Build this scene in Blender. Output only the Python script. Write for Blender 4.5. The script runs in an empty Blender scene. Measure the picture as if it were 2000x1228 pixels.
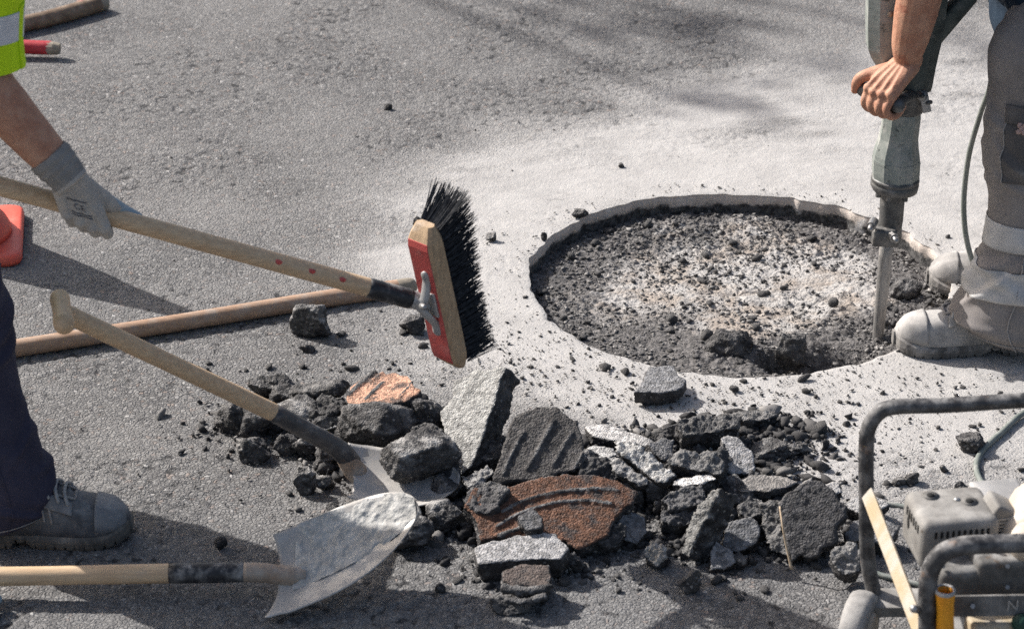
import bpy, bmesh, math, random
import numpy as np
from mathutils import Vector, Matrix

rng = np.random.default_rng(7)
random.seed(7)
R = math.radians
SC = bpy.context.scene
COL = SC.collection

# ------------------------------------------------------------------ camera
PITCH, DIST, FPX = R(26.3), 6.0, 5333.0
CP, SP = math.cos(PITCH), math.sin(PITCH)
CAM = np.array([0.0, -DIST * CP, DIST * SP])
cd = bpy.data.cameras.new('camera')
cd.sensor_width = 36.0
cd.lens = FPX / 2000 * 36.0
cd.clip_start, cd.clip_end = 0.1, 500
cd.dof.use_dof = True
cd.dof.focus_distance = 5.75
cd.dof.aperture_fstop = 6.7
cam = bpy.data.objects.new('camera', cd)
COL.objects.link(cam)
cam.location = CAM
cam.rotation_euler = (math.pi / 2 - PITCH, 0, 0)
SC.camera = cam

# ------------------------------------------------------------------ sky and sun
SUN_EL = R(38)
SH = np.array([0.838, -0.546])                      # direction shadows fall on the road
TOSUN = Vector((-SH[0] * math.cos(SUN_EL), -SH[1] * math.cos(SUN_EL), math.sin(SUN_EL)))
w = bpy.data.worlds.new('World')
SC.world = w
w.use_nodes = True
wn = w.node_tree.nodes
bg = wn['Background']
sky = wn.new('ShaderNodeTexSky')
sky.sky_type = 'NISHITA'
sky.sun_disc = False
sky.sun_elevation = SUN_EL
sky.sun_rotation = math.atan2(TOSUN.x, TOSUN.y)
w.node_tree.links.new(sky.outputs[0], bg.inputs[0])
bg.inputs[1].default_value = 0.085
sky.dust_density = 4.0
sky.ozone_density = 0.4
sl = bpy.data.lights.new('sun', 'SUN')
sl.energy = 4.2
sl.angle = R(0.6)
sl.color = (1.0, 0.965, 0.925)
sun = bpy.data.objects.new('sun', sl)
COL.objects.link(sun)
sun.rotation_euler = TOSUN.to_track_quat('Z', 'Y').to_euler()
sun.location = (-4, 3, 5)
SC.view_settings.view_transform = 'Standard'
SC.view_settings.look = 'None'
SC.view_settings.gamma = 1.0
SC.view_settings.exposure = 0.80
SC.view_settings.use_curve_mapping = False
SC.cycles.use_denoising = False
SC.cycles.use_adaptive_sampling = True
SC.cycles.adaptive_threshold = 0.02
SC.cycles.max_bounces = 4
SC.cycles.sample_clamp_indirect = 4.0

# ------------------------------------------------------------------ measuring the place
def ray(px, py):
    return np.array([(px - 1000) / FPX, CP + SP * (614 - py) / FPX, -SP + CP * (614 - py) / FPX])
def G(px, py, z=0.0):
    d = ray(px, py); return CAM + d * ((z - CAM[2]) / d[2])
def P(px, py, Y):
    d = ray(px, py); return CAM + d * ((Y - CAM[1]) / d[1])
def PL(px, py, p0, n):
    d = ray(px, py); return CAM + d * (np.dot(p0 - CAM, n) / np.dot(d, n))
def nz(v):
    v = np.asarray(v, float); return v / np.linalg.norm(v)
def mpp(p):                                          # metres per photo pixel at a point
    return np.dot(np.asarray(p) - CAM, [0, CP, -SP]) / FPX

# ------------------------------------------------------------------ noise
def _h(ix, iy, iz, s):
    with np.errstate(over='ignore'):
        n = (ix.astype(np.int64) & 0xffffffff).astype(np.uint32) * np.uint32(374761393)
        n = n + (iy.astype(np.int64) & 0xffffffff).astype(np.uint32) * np.uint32(668265263)
        n = n + (iz.astype(np.int64) & 0xffffffff).astype(np.uint32) * np.uint32(2246822519)
        n = n + np.uint32((s * 3266489917) & 0xffffffff)
        n = (n ^ (n >> np.uint32(15))) * np.uint32(2246822519)
        n = (n ^ (n >> np.uint32(13))) * np.uint32(3266489917)
        n = n ^ (n >> np.uint32(16))
    return n.astype(np.float64) / 4294967296.0
def vn(Pt, cell, s=0):
    q = Pt / cell; i = np.floor(q); f = q - i; f = f * f * (3 - 2 * f); i = i.astype(np.int64)
    r = 0
    for a in (0, 1):
        wa = f[:, 0] if a else 1 - f[:, 0]
        for b in (0, 1):
            wb = f[:, 1] if b else 1 - f[:, 1]
            for c in (0, 1):
                wc = f[:, 2] if c else 1 - f[:, 2]
                r = r + wa * wb * wc * _h(i[:, 0] + a, i[:, 1] + b, i[:, 2] + c, s)
    return r * 2 - 1
def fbm(Pt, cell, o=3, s=0):
    r, a = 0, 1.0
    for k in range(o):
        r = r + a * vn(Pt, cell / 2 ** k, s + k * 17); a *= .5
    return r / (2 - 2 ** (1 - o))
def worley(Pt, cell, s=0, flat=False):
    q = Pt / cell; i = np.floor(q).astype(np.int64)
    f1 = np.full(len(q), 9.0); idv = np.zeros(len(q))
    for a in (-1, 0, 1):
        for b in (-1, 0, 1):
            for c in ((0,) if flat else (-1, 0, 1)):
                cx, cy, cz = i[:, 0] + a, i[:, 1] + b, i[:, 2] + c
                dx = cx + _h(cx, cy, cz, s) - q[:, 0]
                dy = cy + _h(cx, cy, cz, s + 1) - q[:, 1]
                d = dx * dx + dy * dy
                if not flat: d = d + (cz + _h(cx, cy, cz, s + 2) - q[:, 2]) ** 2
                m = d < f1
                f1 = np.where(m, d, f1); idv = np.where(m, _h(cx, cy, cz, s + 3), idv)
    return np.sqrt(f1), idv
def sstep(a, b, x):
    t = np.clip((x - a) / (b - a), 0, 1); return t * t * (3 - 2 * t)

# ------------------------------------------------------------------ mesh helpers
def new_mesh(name, V, F, attrs=None, smooth=True):
    me = bpy.data.meshes.new(name)
    V = np.asarray(V, np.float32)
    if isinstance(F, np.ndarray):
        m, k = F.shape
        me.vertices.add(len(V)); me.vertices.foreach_set('co', V.ravel())
        me.loops.add(m * k); me.loops.foreach_set('vertex_index', F.astype(np.int32).ravel())
        me.polygons.add(m); me.polygons.foreach_set('loop_start', np.arange(0, m * k, k, dtype=np.int32))
        me.update(calc_edges=True)
    else:
        me.from_pydata([tuple(v) for v in V.tolist()], [], [tuple(f) for f in F])
    if smooth:
        me.polygons.foreach_set('use_smooth', np.ones(len(me.polygons), bool))
    for k, a in (attrs or {}).items():
        a = np.asarray(a, np.float32)
        if a.ndim == 1:
            at = me.attributes.new(k, 'FLOAT', 'POINT'); at.data.foreach_set('value', a)
        else:
            at = me.attributes.new(k, 'FLOAT_COLOR', 'POINT')
            at.data.foreach_set('color', np.hstack([a, np.ones((len(a), 1), np.float32)]).ravel())
    me.update()
    return me
def tag(o, label=None, cat=None, group=None, kind=None):
    if label: o['label'] = label
    if cat: o['category'] = cat
    if group: o['group'] = group
    if kind or cat: o['kind'] = kind or 'thing'
    return o
def obj(name, V, F, mat, parent=None, attrs=None, smooth=True, label=None):
    me = V if isinstance(V, bpy.types.Mesh) else new_mesh(name, V, F, attrs, smooth)
    if mat is not None:
        me.materials.clear(); me.materials.append(mat)
    o = bpy.data.objects.new(name, me); COL.objects.link(o)
    if parent is not None:
        o.parent = parent
        if parent.type == 'EMPTY': o.matrix_parent_inverse = Matrix.Translation(-parent.location)
    if label: o['label'] = label
    return o
def empty(name, loc, label, cat, group=None):
    o = bpy.data.objects.new(name, None); COL.objects.link(o)
    o.location = loc; o.empty_display_size = .05
    return tag(o, label, cat, group)
def join(parts):
    V, F, n = [], [], 0
    for v, f in parts:
        v = np.asarray(v); V.append(v); F += [tuple(int(i) + n for i in q) for q in f]; n += len(v)
    return np.vstack(V), F
def crm(pts, k=8):
    p = np.asarray(pts, float); p = np.vstack([2 * p[0] - p[1], p, 2 * p[-1] - p[-2]])
    out = []
    for i in range(1, len(p) - 2):
        for t in np.arange(k) / k:
            a, b, c, d = p[i - 1], p[i], p[i + 1], p[i + 2]
            out.append(.5 * (2 * b + (c - a) * t + (2 * a - 5 * b + 4 * c - d) * t * t + (3 * b - a - 3 * c + d) * t ** 3))
    out.append(p[-2]); return np.array(out)
def frames(p):
    t = np.gradient(p, axis=0); t /= np.linalg.norm(t, axis=1)[:, None] + 1e-12
    u = np.cross(t[0], [0, 0, 1.0])
    if np.linalg.norm(u) < .1: u = np.cross(t[0], [0, 1.0, 0])
    U = []
    for k in range(len(p)):
        u = u - t[k] * np.dot(u, t[k]); u = u / np.linalg.norm(u); U.append(u)
    U = np.array(U); return t, U, np.cross(t, U)
def rings(Rg, cap=True):
    m, n = Rg.shape[:2]
    V = Rg.reshape(-1, 3); F = []
    for i in range(m - 1):
        for j in range(n):
            k = (j + 1) % n
            F.append((i * n + j, i * n + k, (i + 1) * n + k, (i + 1) * n + j))
    if cap:
        F.append(tuple(range(n - 1, -1, -1))); F.append(tuple((m - 1) * n + j for j in range(n)))
    return V, F
def tube(pts, rad, n=12, cap='flat', sq=(1, 1)):
    p = np.asarray(pts, float); r = np.broadcast_to(np.asarray(rad, float), (len(p),)).copy()
    t, U, W = frames(p)
    if cap == 'round':
        A = np.array([1.45, 1.15, .75, .35])
        p0 = [p[0] - t[0] * r[0] * math.sin(a) for a in A]; r0 = [r[0] * math.cos(a) for a in A]
        p1 = [p[-1] + t[-1] * r[-1] * math.sin(a) for a in A[::-1]]; r1 = [r[-1] * math.cos(a) for a in A[::-1]]
        p = np.vstack([p0, p, p1]); r = np.concatenate([r0, r, r1])
        U = np.vstack([[U[0]] * 4, U, [U[-1]] * 4]); W = np.vstack([[W[0]] * 4, W, [W[-1]] * 4])
    a = np.arange(n) * 2 * math.pi / n
    Rg = p[:, None] + r[:, None, None] * (sq[0] * np.cos(a)[None, :, None] * U[:, None] + sq[1] * np.sin(a)[None, :, None] * W[:, None])
    return rings(Rg)
def caps(pts, rad, n=14):
    return tube(pts, rad, n, 'round')
def ball(c, r, sc=(1, 1, 1), seg=14):
    th = np.linspace(0.05, math.pi - .05, seg // 2 + 3); a = np.arange(seg) * 2 * math.pi / seg
    Rg = np.stack([np.outer(np.sin(th), np.cos(a)), np.outer(np.sin(th), np.sin(a)), np.outer(np.cos(th), np.ones(seg))], -1)
    return rings((Rg * r * np.array(sc) + np.asarray(c))[::-1])
def box(c, s, ax=None, bev=0.0, seg=2):
    bm = bmesh.new(); bmesh.ops.create_cube(bm, size=1)
    for v in bm.verts: v.co = Vector((v.co.x * s[0], v.co.y * s[1], v.co.z * s[2]))
    if bev: bmesh.ops.bevel(bm, geom=bm.edges[:], offset=bev, segments=seg, affect='EDGES', profile=.5)
    V = np.array([v.co[:] for v in bm.verts]); F = [[v.index for v in f.verts] for f in bm.faces]
    bm.free()
    if ax is not None: V = V @ np.asarray(ax)          # rows of ax: world direction of each local axis
    return V + np.asarray(c), F
def prism(poly_top, poly_bot):
    n = len(poly_top); V = np.vstack([poly_top, poly_bot])
    F = [tuple(range(n)), tuple(range(2 * n - 1, n - 1, -1))] + [(i, n + i, n + (i + 1) % n, (i + 1) % n) for i in range(n)]
    return V, F
def voxel(parts, size, smooth=0):
    V, F = join(parts)
    me = bpy.data.meshes.new('tmp'); me.from_pydata(V.tolist(), [], F)
    bm = bmesh.new(); bm.from_mesh(me); bmesh.ops.recalc_face_normals(bm, faces=bm.faces); bm.to_mesh(me); bm.free()
    o = bpy.data.objects.new('tmp', me); COL.objects.link(o)
    md = o.modifiers.new('r', 'REMESH'); md.mode = 'VOXEL'; md.voxel_size = size
    if smooth:
        ms = o.modifiers.new('s', 'SMOOTH'); ms.iterations = smooth; ms.factor = .5
    dg = bpy.context.evaluated_depsgraph_get()
    m2 = bpy.data.meshes.new_from_object(o.evaluated_get(dg))
    n = len(m2.vertices); V = np.empty(n * 3, np.float32); m2.vertices.foreach_get('co', V)
    N = np.empty(n * 3, np.float32); m2.vertex_normals.foreach_get('vector', N)
    F = np.empty(len(m2.loops), np.int32); m2.loops.foreach_get('vertex_index', F)
    bpy.data.objects.remove(o); bpy.data.meshes.remove(me); bpy.data.meshes.remove(m2)
    return V.reshape(-1, 3).astype(float), N.reshape(-1, 3).astype(float), F.reshape(-1, 4)
def ico(sub):
    bm = bmesh.new(); bmesh.ops.create_icosphere(bm, subdivisions=sub, radius=1)
    V = np.array([v.co[:] for v in bm.verts]); F = np.array([[v.index for v in f.verts] for f in bm.faces]); bm.free()
    return V, F
ICO = {k: ico(k) for k in (1, 2, 3, 4, 5)}
def text_mesh(s, size, ext=0.0):
    cu = bpy.data.curves.new('t', 'FONT'); cu.body = s; cu.size = size; cu.align_x = 'CENTER'; cu.align_y = 'CENTER'; cu.extrude = ext
    o = bpy.data.objects.new('t', cu); COL.objects.link(o)
    dg = bpy.context.evaluated_depsgraph_get(); me = bpy.data.meshes.new_from_object(o.evaluated_get(dg))
    V = np.array([v.co[:] for v in me.vertices]); F = [tuple(p.vertices) for p in me.polygons]
    bpy.data.objects.remove(o); bpy.data.meshes.remove(me)
    return V, F

# ------------------------------------------------------------------ materials
def nmat(name):
    m = bpy.data.materials.new(name); m.use_nodes = True
    nt = m.node_tree; return m, nt, nt.nodes['Principled BSDF']
class NB:
    def __init__(s, nt):
        s.nt = nt; s.co = nt.nodes.new('ShaderNodeTexCoord').outputs['Object']
    def put(s, sock, v):
        if hasattr(v, 'links') or isinstance(v, bpy.types.NodeSocket): s.nt.links.new(v, sock)
        elif isinstance(v, (tuple, list)) and len(v) == 3 and sock.type == 'RGBA': sock.default_value = (*v, 1)
        else: sock.default_value = v
    def noise(s, scale, detail=4, rough=.55, stretch=None, dist=0):
        n = s.nt.nodes.new('ShaderNodeTexNoise'); n.inputs['Scale'].default_value = scale
        n.inputs['Detail'].default_value = detail; n.inputs['Roughness'].default_value = rough; n.inputs['Distortion'].default_value = dist
        v = s.co
        if stretch is not None:
            mp = s.nt.nodes.new('ShaderNodeMapping'); mp.inputs['Scale'].default_value = stretch[0]; mp.inputs['Rotation'].default_value = stretch[1]
            s.nt.links.new(v, mp.inputs[0]); v = mp.outputs[0]
        s.nt.links.new(v, n.inputs['Vector']); return n.outputs['Fac']
    def voro(s, scale, feature='F1', out='Distance'):
        n = s.nt.nodes.new('ShaderNodeTexVoronoi'); n.feature = feature; n.inputs['Scale'].default_value = scale
        s.nt.links.new(s.co, n.inputs['Vector']); return n.outputs[out]
    def ramp(s, f, a, b, lo=0.0, hi=1.0):
        n = s.nt.nodes.new('ShaderNodeMapRange'); n.interpolation_type = 'SMOOTHSTEP'
        s.put(n.inputs[0], f); n.inputs[1].default_value = a; n.inputs[2].default_value = b
        n.inputs[3].default_value = lo; n.inputs[4].default_value = hi; return n.outputs[0]
    def m(s, op, a, b=0.0):
        n = s.nt.nodes.new('ShaderNodeMath'); n.operation = op; s.put(n.inputs[0], a); s.put(n.inputs[1], b); return n.outputs[0]
    def mix(s, f, a, b):
        n = s.nt.nodes.new('ShaderNodeMix'); n.data_type = 'RGBA'
        s.put(n.inputs[0], f); s.put(n.inputs[6], a); s.put(n.inputs[7], b); return n.outputs[2]
    def attr(s, name, col=False):
        n = s.nt.nodes.new('ShaderNodeAttribute'); n.attribute_name = name; return n.outputs['Color' if col else 'Fac']
    def up(s):
        g = s.nt.nodes.new('ShaderNodeNewGeometry'); x = s.nt.nodes.new('ShaderNodeSeparateXYZ')
        s.nt.links.new(g.outputs['Normal'], x.inputs[0]); return x.outputs[2]
    def bump(s, h, strength, dist):
        n = s.nt.nodes.new('ShaderNodeBump'); n.inputs['Strength'].default_value = strength; n.inputs['Distance'].default_value = dist
        s.put(n.inputs['Height'], h); return n.outputs[0]
DUST = (.52, .49, .455)
def mat(name, c1, c2=None, scale=40, rough=.75, metal=0.0, bump=.25, bscale=250, bdist=.001, dust=0.0, dscale=25, spec=.35,
        dustcol=DUST, stretch=None, sss=0.0, spots=None, weave=0):
    m, nt, b = nmat(name); n = NB(nt)
    c = c1
    if c2 is not None: c = n.mix(n.ramp(n.noise(scale, 5, .6, stretch), .3, .7), c1, c2)
    if spots: c = n.mix(n.ramp(n.noise(spots[1], 5, .65), spots[2], spots[2] + .08), c, spots[0])
    if dust:
        up = n.ramp(n.up(), -.5, .9, .35, 1.0)
        d = n.m('MULTIPLY', n.ramp(n.noise(dscale, 6, .65), .62 - dust * .5, .95 - dust * .45), up)
        c = n.mix(n.m('MINIMUM', d, min(1.0, dust + .25)), c, dustcol)
        rough_s = n.m('MAXIMUM', n.ramp(d, 0, .5, rough, .92), rough); n.put(b.inputs['Roughness'], rough_s)
    else: b.inputs['Roughness'].default_value = rough
    n.put(b.inputs['Base Color'], c)
    b.inputs['Metallic'].default_value = metal; b.inputs['Specular IOR Level'].default_value = spec
    if sss:
        b.inputs['Subsurface Weight'].default_value = sss; b.inputs['Subsurface Scale'].default_value = .008
        b.inputs['Subsurface Radius'].default_value = (1, .35, .2)
    h = n.noise(bscale, 4, .6, stretch)
    if weave: h = n.m('ADD', h, n.m('MULTIPLY', n.noise(weave, 2, .5), 1.5))
    if bump: n.put(b.inputs['Normal'], n.bump(h, bump, bdist))
    return m

# road surface
ROAD, nt, b = nmat('dusty asphalt'); n = NB(nt)
nv = nt.nodes.new('ShaderNodeTexNoise'); nv.inputs['Scale'].default_value = 60; nv.inputs['Detail'].default_value = 3
nt.links.new(n.co, nv.inputs['Vector'])
vm = nt.nodes.new('ShaderNodeVectorMath'); vm.operation = 'MULTIPLY_ADD'; vm.inputs[1].default_value = (.016, .016, .016)
nt.links.new(nv.outputs['Color'], vm.inputs[0]); nt.links.new(n.co, vm.inputs[2])
co0 = n.co; n.co = vm.outputs[0]
cell = n.voro(120, 'F1', 'Color'); s1 = nt.nodes.new('ShaderNodeSeparateColor'); nt.links.new(cell, s1.inputs[0])
edge = n.voro(120, 'DISTANCE_TO_EDGE')
n.co = co0
big = n.noise(3.2, 5, .6)
stone = n.mix(s1.outputs[0], (.095, .093, .094), (.24, .234, .228))
stone = n.mix(n.ramp(s1.outputs[1], .985, .99), stone, (.38, .37, .36))
stone = n.mix(n.ramp(s1.outputs[2], .95, .97), stone, (.22, .18, .16))
gap = n.ramp(edge, .0, .09)
asph = n.mix(gap, (.07, .069, .07), stone)
film = n.ramp(n.m('ADD', n.m('MULTIPLY', big, .6), n.m('MULTIPLY', n.noise(34, 5, .65), .5)), .40, .70, .0, .62)
asph = n.mix(film, asph, (.225, .219, .214))
dustc = n.mix(n.ramp(n.noise(9, 6, .65), .3, .7), (.42, .407, .393), (.35, .339, .328))
dm = n.attr('dust')  # dust cover, plus the shade worked into the same mask
rel = n.attr('relief')
# dust settles first between the stones, then over them
dmk = n.ramp(n.m('ADD', n.m('ADD', dm, n.m('MULTIPLY', n.m('SUBTRACT', n.noise(80, 4, .65), .5), .42)), n.m('MULTIPLY', n.m('SUBTRACT', big, .5), .35)), .05, .92)
pits = n.ramp(n.noise(170, 3, .6), .62, .70, 0, .6)
colr = n.mix(dmk, asph, n.mix(n.m('MULTIPLY', pits, n.m('SUBTRACT', 1.0, n.m('MULTIPLY', dm, .8))), dustc, (.22, .21, .20)))
crev = n.m('MULTIPLY', n.ramp(rel, .55, .80, 0.0, .9), n.ramp(n.noise(24, 4, .65), .38, .58))
colr = n.mix(n.m('MULTIPLY', crev, n.m('SUBTRACT', 1.0, n.m('MULTIPLY', dmk, .75))), colr, (.035, .035, .037))
n.put(b.inputs['Base Color'], colr)
b.inputs['Roughness'].default_value = .9; b.inputs['Specular IOR Level'].default_value = .25
hh = n.m('ADD', n.m('MULTIPLY', n.ramp(edge, 0, .25), n.m('SUBTRACT', 1.0, n.m('MULTIPLY', dmk, .85))), n.m('ADD', n.m('MULTIPLY', n.noise(420, 3, .6), .35), n.m('MULTIPLY', n.noise(130, 4, .65), .6)))
n.put(b.inputs['Normal'], n.bump(hh, .95, .0026))

# broken asphalt: attribute top = old road face, fc = colour of that face
CHUNK, nt, b = nmat('broken asphalt'); n = NB(nt)
fc = n.attr('fc', True); top = n.attr('top'); dk = n.attr('dk')
sd = n.mix(n.ramp(n.noise(60, 5, .65), .35, .7), (.022, .021, .022), (.075, .072, .072))
sv = n.voro(150, 'F1', 'Color'); s3 = nt.nodes.new('ShaderNodeSeparateColor'); nt.links.new(sv, s3.inputs[0])
sd = n.mix(n.m('MULTIPLY', n.ramp(s3.outputs[0], .80, .92, 0, .85), n.ramp(n.voro(150), .55, .35)), sd, n.mix(s3.outputs[1], (.10, .095, .09), (.30, .285, .27)))
sd = n.mix(n.ramp(n.noise(16, 5, .65), .52, .70, 0, .55), sd, (.15, .145, .14))
dz = n.m('MULTIPLY', n.ramp(n.noise(26, 6, .7), .42, .68), n.ramp(n.up(), -.1, .8))
sd = n.mix(n.m('MULTIPLY', dz, dk), sd, (.40, .385, .37))
vc = n.voro(130, 'F1', 'Color'); s2 = nt.nodes.new('ShaderNodeSeparateColor'); nt.links.new(vc, s2.inputs[0])
hsv = nt.nodes.new('ShaderNodeHueSaturation'); nt.links.new(fc, hsv.inputs['Color'])
n.put(hsv.inputs['Value'], n.ramp(s2.outputs[0], 0, 1, .62, 1.3))
fcol = n.mix(n.ramp(n.noise(45, 5, .65), .55, .75), hsv.outputs[0], (.06, .058, .058))
tarp = n.ramp(n.noise(17, 6, .68), .50, .60, 0, .85)
sat = nt.nodes.new('ShaderNodeSeparateColor'); sat.mode = 'HSV'; nt.links.new(fc, sat.inputs[0])
fcol = n.mix(n.m('MULTIPLY', tarp, n.ramp(sat.outputs[1], .2, .5, .15, 1.0)), fcol, (.045, .042, .042))
fcol = n.mix(n.ramp(n.noise(11, 6, .6), .60, .74, 0, .45), fcol, (.33, .315, .30))
tm = n.ramp(n.m('ADD', top, n.m('MULTIPLY', n.m('SUBTRACT', n.noise(90, 4, .6), .5), .5)), .4, .6)
n.put(b.inputs['Base Color'], n.mix(tm, sd, fcol))
n.put(b.inputs['Roughness'], n.ramp(n.noise(120, 3), .3, .7, .55, .95)); b.inputs['Specular IOR Level'].default_value = .35
hh = n.m('ADD', n.noise(190, 6, .75), n.m('MULTIPLY', n.voro(260), -.9))
n.put(b.inputs['Normal'], n.bump(hh, .8, .0042))

PITM, nt, b = nmat('broken ground in the cut'); n = NB(nt)
dmm = n.attr('dust')
a = n.mix(n.ramp(n.noise(75, 5, .65), .35, .7), (.07, .067, .066), (.20, .19, .185))
dd = n.mix(n.ramp(n.noise(11, 4), .45, .65), (.40, .385, .37), (.32, .28, .245))
f = n.ramp(n.m('ADD', dmm, n.m('MULTIPLY', n.m('SUBTRACT', n.noise(60, 6, .75), .5), 1.3)), .30, .78)
n.put(b.inputs['Base Color'], n.mix(f, a, dd)); b.inputs['Roughness'].default_value = .92; b.inputs['Specular IOR Level'].default_value = .2
n.put(b.inputs['Normal'], n.bump(n.m('ADD', n.noise(220, 5, .7), n.m('MULTIPLY', n.voro(160), -.8)), .9, .004))

WALLM, nt, b = nmat('sawn cut face'); n = NB(nt)
hgt = n.attr('hgt')
a = n.mix(n.ramp(n.noise(40, 5, .6, ((1, 1, .4), (0, 0, 0))), .3, .7), (.46, .40, .355), (.58, .52, .47))
blk = n.mix(n.ramp(n.noise(90, 4), .4, .6), (.03, .029, .029), (.10, .097, .095))
f = n.ramp(n.m('ADD', hgt, n.m('MULTIPLY', n.m('SUBTRACT', n.noise(22, 6, .7), .5), .8)), .52, .66)
cw = n.mix(f, blk, a)
cw = n.mix(n.ramp(n.noise(5.5, 5, .6), .62, .68), cw, (.60, .58, .56))
n.put(b.inputs['Base Color'], cw); b.inputs['Roughness'].default_value = .9
n.put(b.inputs['Normal'], n.bump(n.noise(160, 5, .7), .7, .003))

GRIT, nt, b = nmat('asphalt grit'); n = NB(nt)
g = n.attr('tone')
n.put(b.inputs['Base Color'], n.mix(n.ramp(g, 0, 1), (.022, .021, .022), (.30, .285, .27))); b.inputs['Roughness'].default_value = .85
n.put(b.inputs['Normal'], n.bump(n.noise(500, 3), .5, .001))
CRUMB = mat('black asphalt crumb', (.018, .0175, .018), (.075, .072, .072), 120, .7, bump=.8, bscale=350, bdist=.002, dust=.25, dscale=60)

WOOD = mat('ash handle', (.62, .45, .285), (.50, .34, .205), 16, .5, bump=.25, bscale=60, stretch=((1, 9, 9), (0, 0, 0)), dust=.18, dscale=14, dustcol=(.42, .37, .31))
WOOD2 = mat('weathered reddish handle', (.43, .28, .19), (.32, .20, .13), 16, .6, bump=.3, bscale=60, stretch=((1, 9, 9), (0, 0, 0)), dust=.35, dscale=20, dustcol=(.40, .36, .32))
TAPE = mat('black tape', (.018, .018, .02), (.05, .05, .055), 30, .45, bump=.4, bscale=120, dust=.35, dscale=30)
STEEL = mat('worn shovel steel', (.50, .485, .465), (.37, .35, .33), 14, .5, .35, bump=.3, bscale=90, dust=.5, dscale=18, spots=((.17, .10, .06), 9, .70))
SOCK = mat('painted socket', (.05, .05, .055), (.11, .10, .095), 18, .45, .3, bump=.3, bscale=90, dust=.3, dscale=25, spots=((.14, .08, .05), 22, .64))
RUSTY = mat('rusty steel neck', (.30, .20, .135), (.42, .36, .30), 18, .6, .2, bump=.35, bscale=90, dust=.35)
MORTAR = mat('dried mortar', (.52, .505, .475), (.35, .34, .32), 45, .95, bump=1.0, bscale=110, bdist=.004, dust=.0)
SKIN = mat('tanned skin', (.48, .262, .172), (.37, .172, .108), 34, .65, spots=((.33, .135, .085), 19, .60), bump=.6, bscale=170, bdist=.0018, sss=.04, spec=.35, dust=.16, dscale=55, dustcol=(.50, .36, .29))
GLOVE = mat('grey knit glove', (.46, .42, .375), (.36, .33, .30), 30, .95, bump=.6, bscale=420, bdist=.0012, weave=900)
GCUFF = mat('dark knit cuff', (.22, .205, .19), (.29, .27, .25), 40, .95, bump=.8, bscale=500, weave=900)
GBLUE = mat('blue rubber coating', (.22, .30, .35), (.30, .36, .40), 30, .7, bump=.3, bscale=200)
INK = mat('dark ink', (.06, .06, .075), None, rough=.9, bump=0)
HIVIS = mat('fluorescent yellow fabric', (.55, .80, .012), (.50, .72, .01), 20, .85, bump=.4, bscale=700, weave=1200)
REFL = mat('silver reflective tape', (.62, .62, .64), (.52, .52, .54), 60, .55, bump=.4, bscale=900, spec=.5)
NAVY = mat('navy work cloth', (.030, .030, .054), (.048, .046, .074), 14, .95, bump=.4, bscale=800, weave=1500, dust=.05, dscale=12, dustcol=(.2, .19, .19))
GREYT = mat('grey work cloth', (.20, .180, .170), (.255, .232, .220), 12, .95, bump=.4, bscale=800, weave=1500, dust=.22, dscale=9, dustcol=(.36, .33, .31))
GREYT2 = mat('dark grey pocket cloth', (.085, .08, .08), (.12, .112, .11), 12, .95, bump=.4, bscale=800, weave=1500, dust=.15, dscale=12)
BAND = mat('dusty reflective band', (.50, .49, .48), (.40, .39, .38), 22, .6, bump=.4, bscale=700, dust=.3, dscale=14)
BLUEK = mat('dark blue shirt cloth', (.007, .020, .040), (.012, .03, .055), 14, .95, bump=.4, bscale=700, weave=1300)
SUEDE = mat('dust covered suede', (.25, .24, .23), (.17, .165, .16), 22, .97, bump=.5, bscale=600, dust=.72, dscale=12, dustcol=(.46, .44, .42))
SUEDE2 = mat('dark worn leather', (.05, .053, .060), (.11, .114, .122), 18, .6, bump=.45, bscale=350, dust=.40, dscale=24, dustcol=(.26, .265, .27))
SCUFF = mat('scuffed grey toe leather', (.20, .205, .215), (.12, .125, .135), 26, .6, bump=.4, bscale=300, dust=.4, dscale=30, dustcol=(.34, .34, .34))
SOLE = mat('dusty rubber sole', (.07, .068, .065), (.13, .125, .12), 30, .85, bump=.5, bscale=200, dust=.6, dscale=30, dustcol=(.36, .34, .32))
SOLE2 = mat('dirty rubber sole', (.075, .072, .066), (.15, .14, .125), 26, .85, bump=.5, bscale=200, dust=.35, dscale=30, dustcol=(.3, .27, .23))
LACE = mat('dusty laces', (.26, .26, .26), (.36, .35, .34), 120, .95, bump=.5, bscale=900)
SEAM = mat('stitched seam', (.25, .24, .23), (.32, .30, .29), 200, .95, bump=.6, bscale=900)
CAST = mat('worn green grey casting', (.20, .225, .21), (.30, .32, .30), 28, .55, .25, bump=.35, bscale=120, dust=.35, dscale=30, spots=((.085, .10, .095), 45, .60))
CASTD = mat('dark green grey casting', (.055, .068, .064), (.10, .118, .11), 24, .5, .25, bump=.35, bscale=120, dust=.22, dscale=34, spots=((.025, .03, .03), 40, .6))
IRON = mat('dark worn iron', (.065, .066, .066), (.13, .13, .128), 30, .5, .45, bump=.35, bscale=140, dust=.3, dscale=26)
BITM = mat('scraped chisel steel', (.34, .33, .32), (.22, .215, .21), 40, .45, .55, bump=.3, bscale=120, stretch=((6, 6, 1), (0, 0, 0)), dust=.4, dscale=20)
BOLT = mat('bare bolt steel', (.36, .355, .35), (.24, .235, .23), 60, .4, .7, bump=.2, dust=.2)
CABLE = mat('grey green rubber cable', (.125, .145, .13), (.20, .215, .20), 20, .7, bump=.25, bscale=200, dust=.3, dscale=30, dustcol=(.38, .37, .35))
CONE = mat('red orange plastic', (.70, .095, .06), (.66, .13, .09), 14, .5, bump=.2, bscale=80, dust=.25, dscale=10, dustcol=(.62, .30, .24))
REDP = mat('red painted wood', (.36, .02, .03), (.45, .045, .055), 18, .5, bump=.2, dust=.1)
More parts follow.
